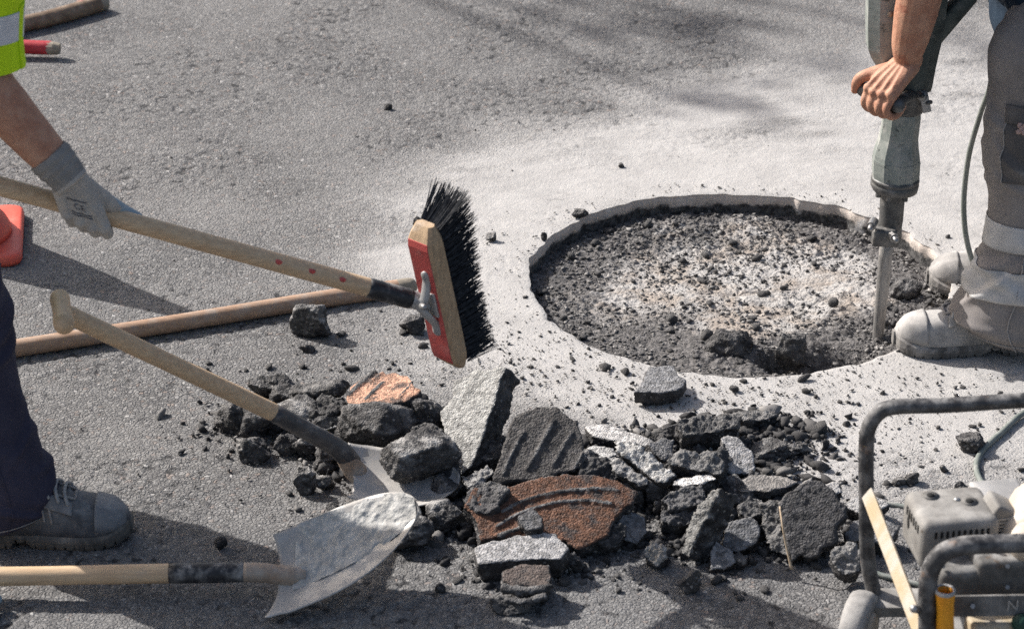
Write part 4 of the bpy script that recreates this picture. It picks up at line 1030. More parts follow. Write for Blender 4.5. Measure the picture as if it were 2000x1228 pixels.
# ================================================================== WORKERS
def shoe(parent, toe, sgn, z0, yaw, m_up, m_sole, L=.30, m_cap=None, label=None, laces=True):
    """toe: world x,y of the toe; sgn: +1 points to +X, -1 to -X"""
    T = [0, .03, .08, .16, .28, .40, .50, .60, .70, .80, .88, .94, .98, 1.0]
    HW = [.020, .030, .036, .038, .037, .038, .042, .047, .051, .051, .046, .036, .024, .010]
    HT = [.085, .105, .118, .124, .128, .124, .114, .101, .088, .080, .075, .068, .056, .042]
    def W(x, y, z):
        X, Y = x - L, y * 1.0
        c, s = math.cos(yaw), math.sin(yaw); X, Y = X * c - Y * s, X * s + Y * c
        return (toe[0] + sgn * X, toe[1] + Y, z0 + z)
    tt = np.linspace(0, 1, 56); hw = np.interp(tt, T, HW); ht = np.interp(tt, T, HT)
    k = np.ones(5) / 5; ht = np.convolve(np.pad(ht, 2, 'edge'), k, 'valid'); hw = np.minimum(np.convolve(np.pad(hw, 2, 'edge'), k, 'valid'), hw + .004)
    spring = .014 * np.clip((tt - .72) / .28, 0, 1) ** 2; lean = .010 * np.clip(1 - np.abs(tt - .45) / .4, 0, 1)
    a = np.linspace(0, math.pi, 25); rgs = []
    for i, t in enumerate(tt):
        zb = .018 + spring[i]; r = []
        for q in a:
            c, s = math.cos(q), math.sin(q)
            y = hw[i] * np.sign(c) * abs(c) ** .62; z = zb + (ht[i] - zb) * s ** .72
            if .40 < t < .66 and s > .8: z += .0025 * math.sin(t * 190)       # lacing ridges
            if .80 < t < .84: z += .0018 * s; y *= 1.012                       # toe cap seam
            r.append(W(t * L, y, z))
        r += [W(t * L, y, zb - .004) for y in (-hw[i] * .6, 0, hw[i] * .6)]
        rgs.append(r)
    V, F = rings(np.array(rgs))
    st = empty('shoe', (0, 0, 0), None, None); st.location = (toe[0] - sgn * L / 2, toe[1], z0)
    st.parent = parent; st.matrix_parent_inverse = Matrix.Translation(-parent.location)
    if label: st['label'] = label
    st.location = (toe[0] - sgn * L / 2, toe[1], z0)
    def sub(name, V, F, m, smooth=True):
        o = obj(name, V, F, m, None, None, smooth); o.parent = st; o.matrix_parent_inverse = Matrix.Translation(-Vector(st.location)); return o
    V = np.array(V); q = np.array([vn(V, .03, 5), vn(V, .02, 8)]).T
    V = V + np.array([0, 0, 1]) * (.0018 * q[:, :1])
    sub('upper', V, F, m_up)
    # sole with lugs
    tt2 = np.linspace(-.012, 1.015, 150); hw2 = np.interp(tt2, T, HW) + .006; sp = .014 * np.clip((tt2 - .72) / .28, 0, 1) ** 2; rgs = []
    for i, t in enumerate(tt2):
        arch = .013 * sstep(.26, .30, t) * (1 - sstep(.36, .42, t)); lug = .006 if (t * L / .0185) % 1 < .16 else 0
        zb = .0005 + sp[i] * .9 + arch + lug; zt = .027 + sp[i] + .004 * max(0, t - .85) / .15; h = hw2[i] if 0 < t < 1 else hw2[i] * .75
        rgs.append([W(t * L, y, z) for y, z in ((-h * .96, zb), (-h, zb + .006), (-h - .0012, zb * .4 + .016), (-h, zt - .006), (-h + .005, zt), (h - .005, zt), (h, zt - .006), (h + .0012, zb * .4 + .016), (h, zb + .006), (h * .96, zb))])
    V, F = rings(np.array(rgs)); sub('sole', V, F, m_sole, False)
    def surf(t, q, off=.001):                                    # point on the upper
        h_, w_ = np.interp(t, tt, ht), np.interp(t, tt, hw); zb = .018 + .014 * max(0, (t - .72) / .28) ** 2
        return np.array(W(t * L, (w_ + off) * np.sign(math.cos(q)) * abs(math.cos(q)) ** .62, zb + (h_ + off * 1.5 - zb) * math.sin(q) ** .72))
    def patch(name, t0, t1, q0, q1, off, m):
        A = np.array([[surf(t, q, off) for q in np.linspace(q0, q1, 17)] for t in np.linspace(t0, t1, 13)]); B = np.array([[surf(t, q, off - .004) for q in np.linspace(q1, q0, 17)] for t in np.linspace(t0, t1, 13)])
        V, F = rings(np.concatenate([A, B], 1)); sub(name, V, F, m)
    patch('toe_cap', .80, .985, .12, math.pi - .12, .0030, m_cap)
    for s_ in (0, 1):
        q0, q1 = (.62, 1.12) if s_ == 0 else (math.pi - 1.12, math.pi - .62)
        patch('eyelet_strip', .42, .665, q0, q1, .0034, m_cap)
    if laces:
        for t in (.46, .52, .58, .635):
            V, F = tube(np.array([surf(t + .02 * math.sin(x * 3), x, .0055) for x in np.linspace(.95, 2.19, 9)]), .0034, 6, 'round'); sub('lace', V, F, LACE)
        V, F = tube(np.array([surf(.665 - .24 * abs(x - 1.57) / .9 if abs(x - 1.57) > .25 else .68, x) for x in np.linspace(.62, 2.52, 21)]), .0030, 6, 'round'); sub('seam', V, F, SEAM)
        V, F = tube(np.array([surf(.835, x) for x in np.linspace(.25, 2.89, 21)]), .0022, 6, 'round'); sub('toe_seam', V, F, SEAM)
    for t0 in (.47, .515):
        for q in ([.3, 1.0], [math.pi - .3, math.pi - 1.0]):
            V, F = tube(np.array([surf(t0 + .06 * abs(x - 1.57) / 1.4 - .03, x) for x in np.linspace(q[0], q[1], 7)]), .0028, 5, 'round'); sub('stitching', V, F, SEAM)
    return st

class Leg:
    """a trouser leg: rings (py, left px, right px) at depth Y; f(s, th, off) is a point of the cloth"""
    def __init__(s, rg, Y, depth=.80, seed=1, front=-1, fold=1.0, tilt=.02, dY=None):
        s.py = np.array([r[0] for r in rg], float); s.l = np.array([r[1] for r in rg], float); s.r = np.array([r[2] for r in rg], float)
        s.Y, s.depth, s.seed, s.front, s.fold, s.tilt = Y, depth, seed, front, fold, tilt
        s.dY = np.zeros(len(rg)) if dY is None else np.array(dY, float)
        t = np.linspace(0, 1, len(rg)); s.t = t
        g_ = np.random.default_rng(s.seed); s.creases = []
        for k in range(46):
            zone = k % 5
            z0 = g_.uniform(.07, .24) if zone < 2 else (g_.uniform(.38, .58) if zone < 4 else g_.uniform(.2, .85))
            am = g_.uniform(.006, .015) if zone < 2 else g_.uniform(.005, .012)
            s.creases.append((z0, g_.normal(0, .045), g_.uniform(0, 2 * math.pi), g_.uniform(.007, .017), g_.uniform(.4, 1.1), am))
    def f(s, k, th, off=0.0):
        k, th = np.broadcast_arrays(np.asarray(k, float), np.asarray(th, float)); sh = k.shape; k, th = k.ravel(), th.ravel()
        py, l, r, dy = (np.interp(k, s.t, a) for a in (s.py, s.l, s.r, s.dY))
        d = np.stack([((l + r) / 2 - 1000) / FPX, CP + SP * (614 - py) / FPX, -SP + CP * (614 - py) / FPX], 1)
        p = CAM + d * ((s.Y + dy - CAM[1]) / d[:, 1])[:, None]
        hw = (r - l) / 2 * ((p - CAM) @ np.array([0, CP, -SP])) / FPX
        x, y, z = np.cos(th), np.sin(th), p[:, 2]
        q = np.stack([z, x * .1 + s.seed, y * .1], 1)
        dd = .004 * fbm(q, .12, 2, s.seed + 9)
        for z0, m, th0, wd, ext, am in s.creases:
            dt = np.mod(th - th0 + math.pi, 2 * math.pi) - math.pi
            u = (z - z0 - m * dt - .012 * np.sin(2.2 * dt + z0 * 40)) / wd
            dd = dd + am * np.exp(-(dt / ext) ** 2) * (np.exp(-u * u) - .55 * np.exp(-(u - 1.7) ** 2))
        dd = dd * s.fold
        rr = hw + dd + off; ry = hw * s.depth + dd + off
        tl = s.tilt * np.exp(-np.maximum(0, k) / .10) * s.front * x
        return np.stack([p[:, 0] + rr * x, p[:, 1] + ry * y, z + tl], 1).reshape(sh + (3,))
    def mesh(s, k0=0, k1=1, nk=90, n=64, off=0.0):
        K, T = np.meshgrid(np.linspace(k0, k1, nk), np.arange(n) * 2 * math.pi / n, indexing='ij')
        return rings(s.f(K, T, off))
    def patch(s, k0, k1, t0, t1, off, nk=14, n=20, thick=.0022):
        K, T = np.meshgrid(np.linspace(k0, k1, nk), np.linspace(t0, t1, n), indexing='ij')
        return rings(np.concatenate([s.f(K, T, off), s.f(K, T, off - thick)[:, ::-1]], 1))
def py_k(leg, py): return float(np.interp(-py, -leg.py, leg.t))

def hand(wr, h, d, b, sc=1.0, uc=.078, wc=-.030, rr=.027, extra=None, fr=1.0, thumb=None, side=1):
    """capsules of a gripping hand: h to the fingers, d to the thumb side, b out of the back of the hand"""
    W = lambda u, v, w_: wr + sc * (h * u + d * v * side + b * w_)
    out = []
    vs = [.029, .0095, -.0100, -.0285]; us = [.086, .089, .085, .078]; rad = [.0092, .0096, .0090, .0078]; ln = [1.0, 1.05, 1.0, .9]
    for k in range(4):
        v = vs[k]
        out.append(caps([W(.0, v * .52, -.004), W(us[k] * .55, v * .82, -.002), W(us[k], v, -.005)], np.array([.0185, .0150, .0122]) * sc))
        ang = [1.35, .40, -.55, -1.35, -2.15]
        pts = [W(us[k] - .004, v, -.006)]
        for q in ang[1:]:
            pts.append(W(uc + rr * math.cos(q) * ln[k] * (1.12 if q > -.6 else 1), v * 1.02, wc + rr * math.sin(q)))
        pr = np.array([1.22, 1.08, 1.06, .98, .88]) * rad[k] * sc * fr
        out.append(caps(crm(pts, 4), np.interp(np.linspace(0, 1, 17), np.linspace(0, 1, 5), pr), 12))
        out.append(ball(W(us[k], v, .0010), .0108 * sc))
        out.append(caps(crm([W(.012, v * .5, .0125), W(us[k] * .6, v * .82, .0112), W(us[k], v, .0075)], 4), .0030 * sc, 8))
    th = thumb or [(.018, .022, -.012), (.048, .046, -.012), (.075, .062, -.016), (.098, .066, -.028)]
    out.append(caps(crm([W(*q) for q in th], 4), np.interp(np.linspace(0, 1, 13), [0, .3, .6, .85, 1], np.array([.0185, .0165, .0120, .0112, .0088]) * sc), 12))
    return out

def head_parts(c, fwd, r=.098):
    up = np.array([0, 0, 1.0]); fwd = nz(fwd); sd = nz(np.cross(up, fwd)); up = np.cross(fwd, sd)
    H = lambda f, s_, u: c + fwd * f + sd * s_ + up * u
    p = [caps([H(-.02, 0, .02), H(.01, 0, .03)], [.092, .088]), caps([H(.035, 0, -.03), H(.055, 0, -.075)], [.062, .040]),
         caps([H(.095, 0, .005), H(.118, 0, -.028)], [.009, .014]), caps([H(.075, -.03, .03), H(.075, .03, .03)], [.018, .018]),
         caps([H(.083, -.022, -.062), H(.083, .022, -.062)], [.008, .008])]
    for s_ in (-1, 1): p.append(caps([H(-.005, s_ * .088, .02), H(-.012, s_ * .092, -.02)], [.013, .010]))
    return p, H

# ------------------------------------------------------------------ right worker
YN = G(1850, 703)[1] + .052                          # near foot line
YF = G(1850, 578, -.035)[1] + .05                    # far foot line
YM = (YN + YF) / 2
YB = G(1712, 672, -.04)[1]                           # breaker line
pr = empty('person', (P(1950, 700, YN)[0], YM, 0), 'worker in dusty grey trousers gripping the breaker with a bare hand', 'person', 'road workers')
hd = nz([-.62, .78, .05]); hh_ = nz([-.66, -.49, -.56]); hh_ = nz(hh_ - hd * np.dot(hh_, hd)); hb = -np.cross(hh_, hd)
if hb[2] < 0: hb = -hb
WR = P(1768, 124, YB - .085)
parts = hand(WR, hh_, hd, hb, 1.0, thumb=[(.018, .020, -.010), (.048, .046, -.004), (.072, .068, -.004), (.090, .076, -.026)])
EL = P(1822, -130, YB - .10); SHO = P(1900, -385, YN + .02)
fa = [WR - hh_ * .012, WR + (EL - WR) * .12, WR + (EL - WR) * .45, WR + (EL - WR) * .8, EL]
parts.append(caps(crm(fa, 5), np.interp(np.linspace(0, 1, 21), [0, .15, .45, .75, 1], [.0285, .0300, .044, .050, .045]), 18))
parts.append(caps(crm([EL, (EL + SHO) / 2, SHO], 5), np.interp(np.linspace(0, 1, 11), [0, .5, 1], [.045, .052, .058]), 16))
HIP = P(2085, 40, YM); CHM = P(1925, -360, YM); SH2 = np.array([SHO[0], YF + .06, SHO[2]])
EL2 = P(1825, -160, YF + .08); WR2 = P(1775, -40, YB + .12)
parts.append(caps(crm([SH2, EL2, WR2], 5), np.interp(np.linspace(0, 1, 11), [0, .5, 1], [.056, .046, .030]), 14))
parts += hand(WR2, nz([-.5, -.55, -.55]), nz([-.4, -.85, .1]), nz([-.3, .0, .9]), 1.0)
parts.append(caps([HIP + [0, 0, .12], CHM], [.10, .11])); parts.append(caps([SHO, SH2], [.055, .055]))
HEAD = P(1838, -560, YM); hp, H = head_parts(HEAD, [-.75, 0, -.66]); parts += hp; parts.append(caps([CHM, HEAD - np.array([-.02, 0, .05])], [.06, .055]))
V, N, F = voxel(parts, .0026, 3)
V = V + N * (.0006 * fbm(V, .02, 2, 4))[:, None]
obj('body', V, F, SKIN, pr)
V, N, F = voxel([caps([H(-.03, 0, .035), H(.0, 0, .05)], [.096, .092])], .006, 2); V = V + N * (.004 * fbm(V, .02, 2, 1))[:, None]
obj('hair', V, F, mat('dark brown hair', (.02, .012, .008), (.04, .025, .015), 80, .6, bump=.6), pr)
legN = Leg([(652, 1888, 2080), (632, 1872, 2078), (606, 1858, 2076), (585, 1866, 2076), (560, 1884, 2080), (530, 1896, 2080), (500, 1908, 2080), (470, 1921, 2082), (425, 1930, 2084), (380, 1932, 2086), (345, 1925, 2090), (300, 1917, 2096), (245, 1923, 2108), (190, 1929, 2120), (100, 1929, 2135), (60, 1944, 2130), (20, 1985, 2100)], YN, .86, 3, -1, .72, .016)
legF = Leg([(590, 1925, 2090), (550, 1925, 2092), (500, 1940, 2092), (400, 1950, 2095), (300, 1950, 2110), (190, 1950, 2125), (80, 1955, 2140), (20, 1990, 2100)], YF, .86, 8, -1, .8, .01, dY=[0, 0, 0, -.02, -.05, -.08, -.1, -.12])
pelvis = caps([P(2065, 45, YN + .03), P(2065, 45, YF - .12)], [.105, .105]); pel2 = caps([P(2070, 20, YM), P(2060, -60, YM)], [.12, .125])
V, N, F = voxel([legN.mesh(), legF.mesh(nk=60, n=40), pelvis, pel2], .0045, 2)
tr = obj('trousers', V, F, GREYT, pr)
def band(leg, pa, pb, off, m, par, name='reflective_band'):
    V, F = leg.patch(py_k(leg, pa), py_k(leg, pb), 0, 2 * math.pi * .9999, off, 12, 72); o = obj(name, V, F, m, par); return o
band(legN, 470, 420, .0035, BAND, tr); band(legN, 558, 501, .0035, BAND, tr)
tt_ = R(222)
V, F = legN.patch(py_k(legN, 333), py_k(legN, 182), R(228), R(318), .0040, 26, 26); obj('pocket', V, F, GREYT2, tr)
V, F = legN.patch(py_k(legN, 216), py_k(legN, 180), R(226), R(320), .0075, 10, 26, .004); obj('pocket_flap', V, F, GREYT2, tr)
for q0 in (R(228),):
    V, F = tube(np.array([legN.f(k, q0, .0045) for k in np.linspace(py_k(legN, 333), py_k(legN, 182), 30)]), .0016, 5); obj('seam', V, F, SEAM, tr)
V, F = tube(np.array([legN.f(k, R(262), .0016) for k in np.linspace(.002, py_k(legN, 350), 90)]), .0017, 5); obj('seam', V, F, SEAM, tr)
V, F = tube(np.array([legN.f(py_k(legN, 640), t, .0015) for t in np.arange(60) * 2 * math.pi / 60]), .0014, 5); obj('hem_stitch', V, F, SEAM, tr)
EMB = mat('pale pink stitching', (.42, .30, .27), (.34, .24, .22), 300, .9, bump=.6)
ep = []
for dk_, dt in ((-.006, -.05), (-.006, .05), (.006, -.05), (.006, .05), (0, 0)):
    ep.append(ball(legN.f(py_k(legN, 220) + dk_ * 1.1, R(249) + dt, .0092), .0062, (1, .5, 1), 10))
V, F = join(ep); obj('emblem', V, F, EMB, tr, label='small pale pink four lobed emblem on the pocket flap')
sp = [caps(crm([HIP + [-.01, -.0, -.005], HIP + [-.03, 0, .12], (HIP + CHM) / 2, CHM], 4), np.interp(np.linspace(0, 1, 13), [0, .3, 1], [.150, .150, .165]), 22),
      caps([HIP + [.0, .10, .0], CHM + [0, .12, 0]], [.115, .12]), caps([HIP + [.0, -.10, .0], CHM + [0, -.12, 0]], [.115, .12]),
      caps([CHM + [0, -.1, .02], SHO], [.08, .075]), caps([SHO, SHO + (EL - SHO) * .6], [.074, .072]), caps([CHM + [0, .1, .02], SH2], [.08, .075]), caps([SH2, SH2 + (EL2 - SH2) * .6], [.074, .072])]
V, N, F = voxel(sp, .006, 4)
V = V + N * (.010 * fbm(V * np.array([1, 1, .55]), .09, 2, 12) + .004 * np.sin(V[:, 2] * 55 + 14 * V[:, 0] + 3 * fbm(V, .1, 2, 3)))[:, None]
obj('shirt', V, F, BLUEK, pr)
shoe(pr, P(1746, 680, YN)[:2], -1, .0, R(-2), SUEDE, SOLE, .315, SUEDE)
shoe(pr, P(1812, 560, YF)[:2], -1, -.038, R(4), SUEDE, SOLE, .315, SUEDE)

# ------------------------------------------------------------------ left worker
pl_ = empty('person', (P(60, 1050, YL)[0], YL + .1, 0), 'worker in navy trousers and yellow high visibility top holding the broom', 'person', 'road workers')
hd = bd; hh_ = nz([.46, .16, -.80]); hh_ = nz(hh_ - .42 * hd * np.dot(hh_, hd)); hb = nz(np.cross(hh_, hd))
if hb[1] > 0: hb = -hb
WL = HAND_L - hh_ * .078 * 1.08 + hb * .033 * 1.08 + hd * (-.004)
gl = hand(WL, hh_, hd, hb, 1.10, rr=.029, fr=.98, thumb=[(.018, .022, -.014), (.048, .050, -.030), (.066, .075, -.046), (.068, .098, -.044)])
EL = P(-30, 165, YL - .13); SHO = P(-95, -75, YL - .06); YO = YL + .34
cd_ = nz(WL - EL)
gl.append(tube(np.array([WL - cd_ * .052, WL - cd_ * .03, WL - cd_ * .01, WL + cd_ * .012]), [.0395, .0375, .0355, .033], 20))
V, N, F = voxel(gl, .0028, 2)
V = V + N * (.0022 * fbm(V, .022, 2, 5) + .0010 * np.sin(((V - WL) @ cd_) * 420) * (((V - WL) @ cd_) < -.012))[:, None]
cu_ = (V - WL) @ cd_
# one glove: knit back and rubber palm are two materials of it
go = obj('glove', V, F, GLOVE, pl_)
go.data.materials.append(GCUFF); go.data.materials.append(GBLUE)
fcx = V[F].mean(1); fw = (fcx - WL) @ hb; fu = (fcx - WL) @ hh_; fk = (fcx - WL) @ cd_
mi = np.where((fk < .004) & (fu < .012), 1, np.where((fw < -.032 + .10 * np.maximum(0, fu - .10)), 2, 0))
go.data.polygons.foreach_set('material_index', mi.astype(np.int32)); go.data.update()
GW = lambda u, v, w_: WL + 1.1 * (hh_ * u + hd * v + hb * w_)
# printed block on the back of the glove
from mathutils.bvhtree import BVHTree
bvh = BVHTree.FromPolygons([tuple(v) for v in V.tolist()], [tuple(f) for f in F.tolist()])
def print_on(Vt, Ft, name):
    out = []
    for x, y, _z in Vt:
        p = GW(.052 - y, -.002 + x, .05); hit = bvh.ray_cast(Vector(p), Vector(-hb))
        out.append(np.array(hit[0]) + hb * .0009 if hit[0] is not None else GW(.052 - y, -.002 + x, .012))
    obj(name, np.array(out), Ft, INK, go)
Vt, Ft = text_mesh('CE', .016); Vt = Vt[:, [0, 1, 2]]
print_on(Vt @ np.diag([1, 1, 1]) + [0.002, .002, 0], Ft, 'print')
for yy in (-.012, -.017, .014):
    V_, F_ = [], []
    xs = np.linspace(-.016, .018, 14)
    V_ = [(x, yy, 0) for x in xs] + [(x, yy + .0022, 0) for x in xs]; F_ = [(i, i + 1, 14 + i + 1, 14 + i) for i in range(13)]
    print_on(np.array(V_), F_, 'print_line')
# body
parts = [caps(crm([WL - cd_ * .042, WL + (EL - WL) * .25, WL + (EL - WL) * .6, WL + (EL - WL) * .88, EL], 5), np.interp(np.linspace(0, 1, 21), [0, .25, .6, .88, 1], [.031, .035, .044, .048, .046]), 18),
         caps(crm([EL, (EL + SHO) / 2, SHO], 5), np.interp(np.linspace(0, 1, 11), [0, .5, 1], [.046, .053, .06]), 16)]
HIP = P(-235, 330, (YL + YO) / 2); CHM = P(-150, -60, (YL + YO) / 2 - .03); SH2 = np.array([SHO[0], YO + .02, SHO[2]])
HL2 = HAND_L - bd * .42; EL2 = (SH2 + HL2) / 2 + np.array([.03, .08, -.06])
parts.append(caps(crm([SH2, EL2, HL2 - (HL2 - EL2) * .08], 5), np.interp(np.linspace(0, 1, 11), [0, .5, 1], [.058, .047, .032]), 14))
parts.append(caps([HIP + [0, 0, .1], CHM], [.10, .11])); parts.append(caps([SHO, SH2], [.055, .055]))
HEAD = P(-70, -255, (YL + YO) / 2); hp, H = head_parts(HEAD, [.8, 0, -.6]); parts += hp; parts.append(caps([CHM, HEAD - np.array([.02, 0, .05])], [.06, .055]))
V, N, F = voxel(parts, .004, 4); obj('body', V, F, SKIN, pl_)
g2_ = hand(HL2 - nz([.2, -.2, -.9]) * .08 + np.array([0, .03, 0]), nz([.2, -.2, -.9]), bd, nz([-.1, .95, -.1]), 1.08, rr=.03)
V, N, F = voxel(g2_, .005, 2); obj('glove', V, F, GLOVE, pl_)
V, N, F = voxel([caps([H(-.03, 0, .035), H(.0, 0, .05)], [.096, .092])], .006, 2); obj('hair', V, F, bpy.data.materials['dark brown hair'], pl_)
legR = Leg([(1012, -90, 95), (985, -92, 108), (960, -94, 116), (930, -98, 103), (900, -104, 90), (860, -112, 74), (830, -118, 62), (760, -135, 42), (700, -150, 30), (640, -166, 25), (600, -178, 19), (540, -205, 2), (480, -240, -15), (400, -290, -45), (320, -330, -80)], YL, .82, 5, 1, .9, .020)
legL = Leg([(960, -420, -250), (900, -420, -245), (800, -400, -225), (650, -370, -180), (500, -350, -120), (400, -350, -100), (320, -350, -100)], YL + .30, .85, 9, 1, .8, .01)
pelvis = caps([P(-215, 350, YL + .02), P(-225, 340, YL + .28)], [.115, .115])
V, N, F = voxel([legR.mesh(), legL.mesh(nk=50, n=40), pelvis], .0048, 2); tl_ = obj('trousers', V, F, NAVY, pl_)
V, F = tube(np.array([legR.f(k, R(285), .0014) for k in np.linspace(.002, .8, 90)]), .0013, 5); obj('seam', V, F, bpy.data.materials['navy work cloth'], tl_)
V, F = tube(np.array([legR.f(py_k(legR, 1000), t, .0012) for t in np.arange(60) * 2 * math.pi / 60]), .0012, 5); obj('hem_stitch', V, F, SEAM, tl_)
sp = [caps(crm([HIP + [0, 0, .02], (HIP + CHM) / 2, CHM], 4), [.15, .15, .15, .15, .155, .155, .16, .165, .165], 22), caps([HIP + [0, .09, .02], CHM + [0, .12, 0]], [.115, .12]), caps([HIP + [0, -.09, .02], CHM + [0, -.12, 0]], [.115, .12]),
      caps([CHM + [0, -.1, .02], SHO], [.085, .08]), caps([CHM + [0, .1, .02], SH2], [.085, .08]), caps([SH2, SH2 + (EL2 - SH2) * .7], [.076, .075])]
V, N, F = voxel(sp, .006, 4); V = V + N * (.008 * fbm(V * np.array([1, 1, .5]), .08, 2, 15))[:, None]; obj('shirt', V, F, HIVIS, pl_)
sl_ = Leg([(130, -105, 51), (120, -106, 50), (100, -108, 47), (75, -110, 45), (68, -110, 44), (15, -116, 46), (0, -118, 49), (-60, -130, 55), (-110, -150, 40)], YL - .11, .86, 4, 1, .15, .004)
V, F = sl_.mesh(nk=60); slv = obj('sleeve', V, F[:-2] + F[-1:], HIVIS, pl_)
V, F = sl_.patch(py_k(sl_, 70), py_k(sl_, 14), 0, 6.283, .002, 16, 60); obj('reflective_band', V, F, REFL, slv)
V, F = sl_.patch(py_k(sl_, 130), py_k(sl_, 0), R(338), R(352), .0024, 16, 6); obj('side_stripe', V, F, HIVIS, slv)
shoe(pl_, P(256, 1035, YL)[:2], 1, .0, R(2), SUEDE2, SOLE2, .305, SCUFF)
shoe(pl_, (P(-150, 1000, YL + .3)[0], YL + .32), 1, .0, R(6), SUEDE2, SOLE2, .305, SCUFF)

# ================================================================== BREAKER
br = empty('pneumatic_breaker', G(1712, 672, -.04), 'tall grey green road breaker with its chisel in the round cut', 'breaker')
A0, A1 = P(1712, 672, YB), P(1770, 132, YB); axb = nz(A1 - A0)
e1 = nz(np.array([1, 0, 0]) - axb * axb[0]); e2 = np.cross(axb, e1)
def turned(name, prof, m, n=24, par=br, phase=0.0, ry=1.0, smooth=True):
    rg = []
    for py, l, r in prof:
        c = P((l + r) / 2, py, YB); rad = (r - l) / 2 * mpp(c)
        a = phase + np.arange(n) * 2 * math.pi / n; rg.append(c + rad * (np.cos(a)[:, None] * e1 + ry * np.sin(a)[:, None] * e2))
    V, F = rings(np.array(rg)); return obj(name, V, F, m, par, smooth=smooth)
turned('chisel', [(700, 1706, 1716), (668, 1703, 1724), (640, 1705, 1728), (560, 1711, 1737), (500, 1716, 1743), (460, 1719, 1746)], BITM, 14)
turned('chisel_sleeve', [(472, 1716, 1757), (468, 1713, 1761), (438, 1713, 1762), (428, 1717, 1764), (378, 1719, 1768), (366, 1716, 1770)], IRON, 26)
V, F = box(P(1724, 452, YB) - e2 * .0 + np.array([0, -.026, 0]), (.052, .030, .040), (e1, e2, axb), .006); lt_ = obj('latch', V, F, IRON, br)
for px, py, dx in ((1704, 437, -1), (1742, 460, 1)):
    c = P(px, py, YB - .040)
    V, F = tube([c + np.array([.010 * -dx * .5, .014, 0]), c + np.array([.004 * dx, -.012, -.001])], .0098, 8 if dx > 0 else 14, 'flat'); obj('bolt', V, F, BOLT, lt_, smooth=False)
    V, F = tube([c + np.array([.004 * dx, -.012, -.001]), c + np.array([.006 * dx, -.020, -.002])], .0068, 12, 'round'); obj('bolt_end', V, F, BOLT, lt_)
turned('flange', [(374, 1716, 1775), (370, 1704, 1792), (362, 1700, 1794), (356, 1701, 1795), (354, 1704, 1793), (351, 1701, 1796), (345, 1702, 1796)], IRON, 32)
for a in (.6, 1.5, 2.5, 3.6, 4.3, 5.2):
    c = P(1747, 369, YB) + .040 * (math.cos(a) * e1 + math.sin(a) * e2)
    V, F = tube([c, c - axb * .012], .006, 6); obj('flange_bolt', V, F, IRON, br, smooth=False)
turned('barrel', [(347, 1703, 1795), (335, 1702, 1797), (312, 1703, 1798), (300, 1705, 1797), (285, 1710, 1795), (268, 1716, 1794), (250, 1720, 1796), (226, 1723, 1799), (214, 1727, 1799)], CAST, 10, phase=.31, smooth=False)
turned('barrel_band', [(314, 1702.4, 1798.6), (309, 1702.6, 1798.4)], CAST, 10, phase=.31, smooth=False)
turned('collar', [(216, 1730, 1802), (210, 1727, 1806), (180, 1730, 1812), (160, 1733, 1815)], IRON, 24)
# housing
def hous(name, prof, m, d0, d1, ch=.35):
    rg = []
    for py, l, r in prof:
        a, b_ = P(l, py, YB), P(r, py, YB); w_ = (b_[0] - a[0]); c = min(.022, w_ * ch); c2 = c * .8
        q = [(a[0] + c, d0), (b_[0] - c, d0), (b_[0], d0 + c2), (b_[0], d1 - c2), (b_[0] - c, d1), (a[0] + c, d1), (a[0], d1 - c2), (a[0], d0 + c2)]
        rg.append([(x, YB + y, a[2]) for x, y in q])
    V, F = rings(np.array(rg)); return obj(name, V, F, m, br, smooth=False)
hous('housing', [(168, 1738, 1814), (158, 1730, 1817), (120, 1734, 1824), (60, 1740, 1838), (0, 1742, 1846), (-120, 1745, 1856), (-230, 1752, 1850), (-246, 1765, 1838)], CASTD, -.05, .055)
hous('motor_cover', [(126, 1724, 1742), (118, 1708, 1756), (100, 1697, 1764), (86, 1692, 1768), (30, 1691, 1772), (0, 1692, 1774), (-150, 1696, 1780), (-170, 1706, 1772)], CAST, -.055, .030, .4)
V, F = tube([P(1739, 28, YB - .050), P(1739, 28, YB - .058)], .0065, 12, 'round'); obj('rivet', V, F, RUSTY, br)
V, F = tube([P(1724, 128, YB - .02), P(1720, 112, YB - .02)], .010, 10, 'flat'); obj('oil_plug', V, F, TWIG, br)
V, F = box((P(1872, 10, YB) + P(1838, 62, YB)) / 2 + [0, .0, .004], (.135, .05, .036), (nz(P(1905, -20, YB) - P(1822, 78, YB)), np.array([0, 1.0, 0]), nz(np.cross(nz(P(1905, -20, YB) - P(1822, 78, YB)), [0, 1, 0]))), .008); obj('rear_arm', V, F, CASTD, br)
# near side handle, gripped by the hand
hx = nz([-.62, .78, .05]); 
hv = nz([-.66, -.49, -.56]); hv = nz(hv - hx * np.dot(hv, hx)); hbk = -np.cross(hv, hx)
if hbk[2] < 0: hbk = -hbk
hc = WR + hv * .078 - hbk * .030
V, F = tube(crm([hc - hx * .034, hc, hc + hx * .062], 5), .0162, 16, 'round'); obj('side_grip', V, F, IRON, br)
V, F = tube(crm([hc - hx * .030, P(1770, 190, YB - .075), P(1783, 186, YB - .035), P(1775, 185, YB)], 5), .0125, 12); obj('grip_arm', V, F, IRON, br)
V, F = tube([hc + hx * .060, hc + hx * .082], .0105, 14, 'flat'); tg = obj('trigger', V, F, BOLT, br)
V, F = tube([hc + hx * .082, hc + hx * .088], .0072, 10, 'round'); obj('trigger_pin', V, F, BOLT, tg)
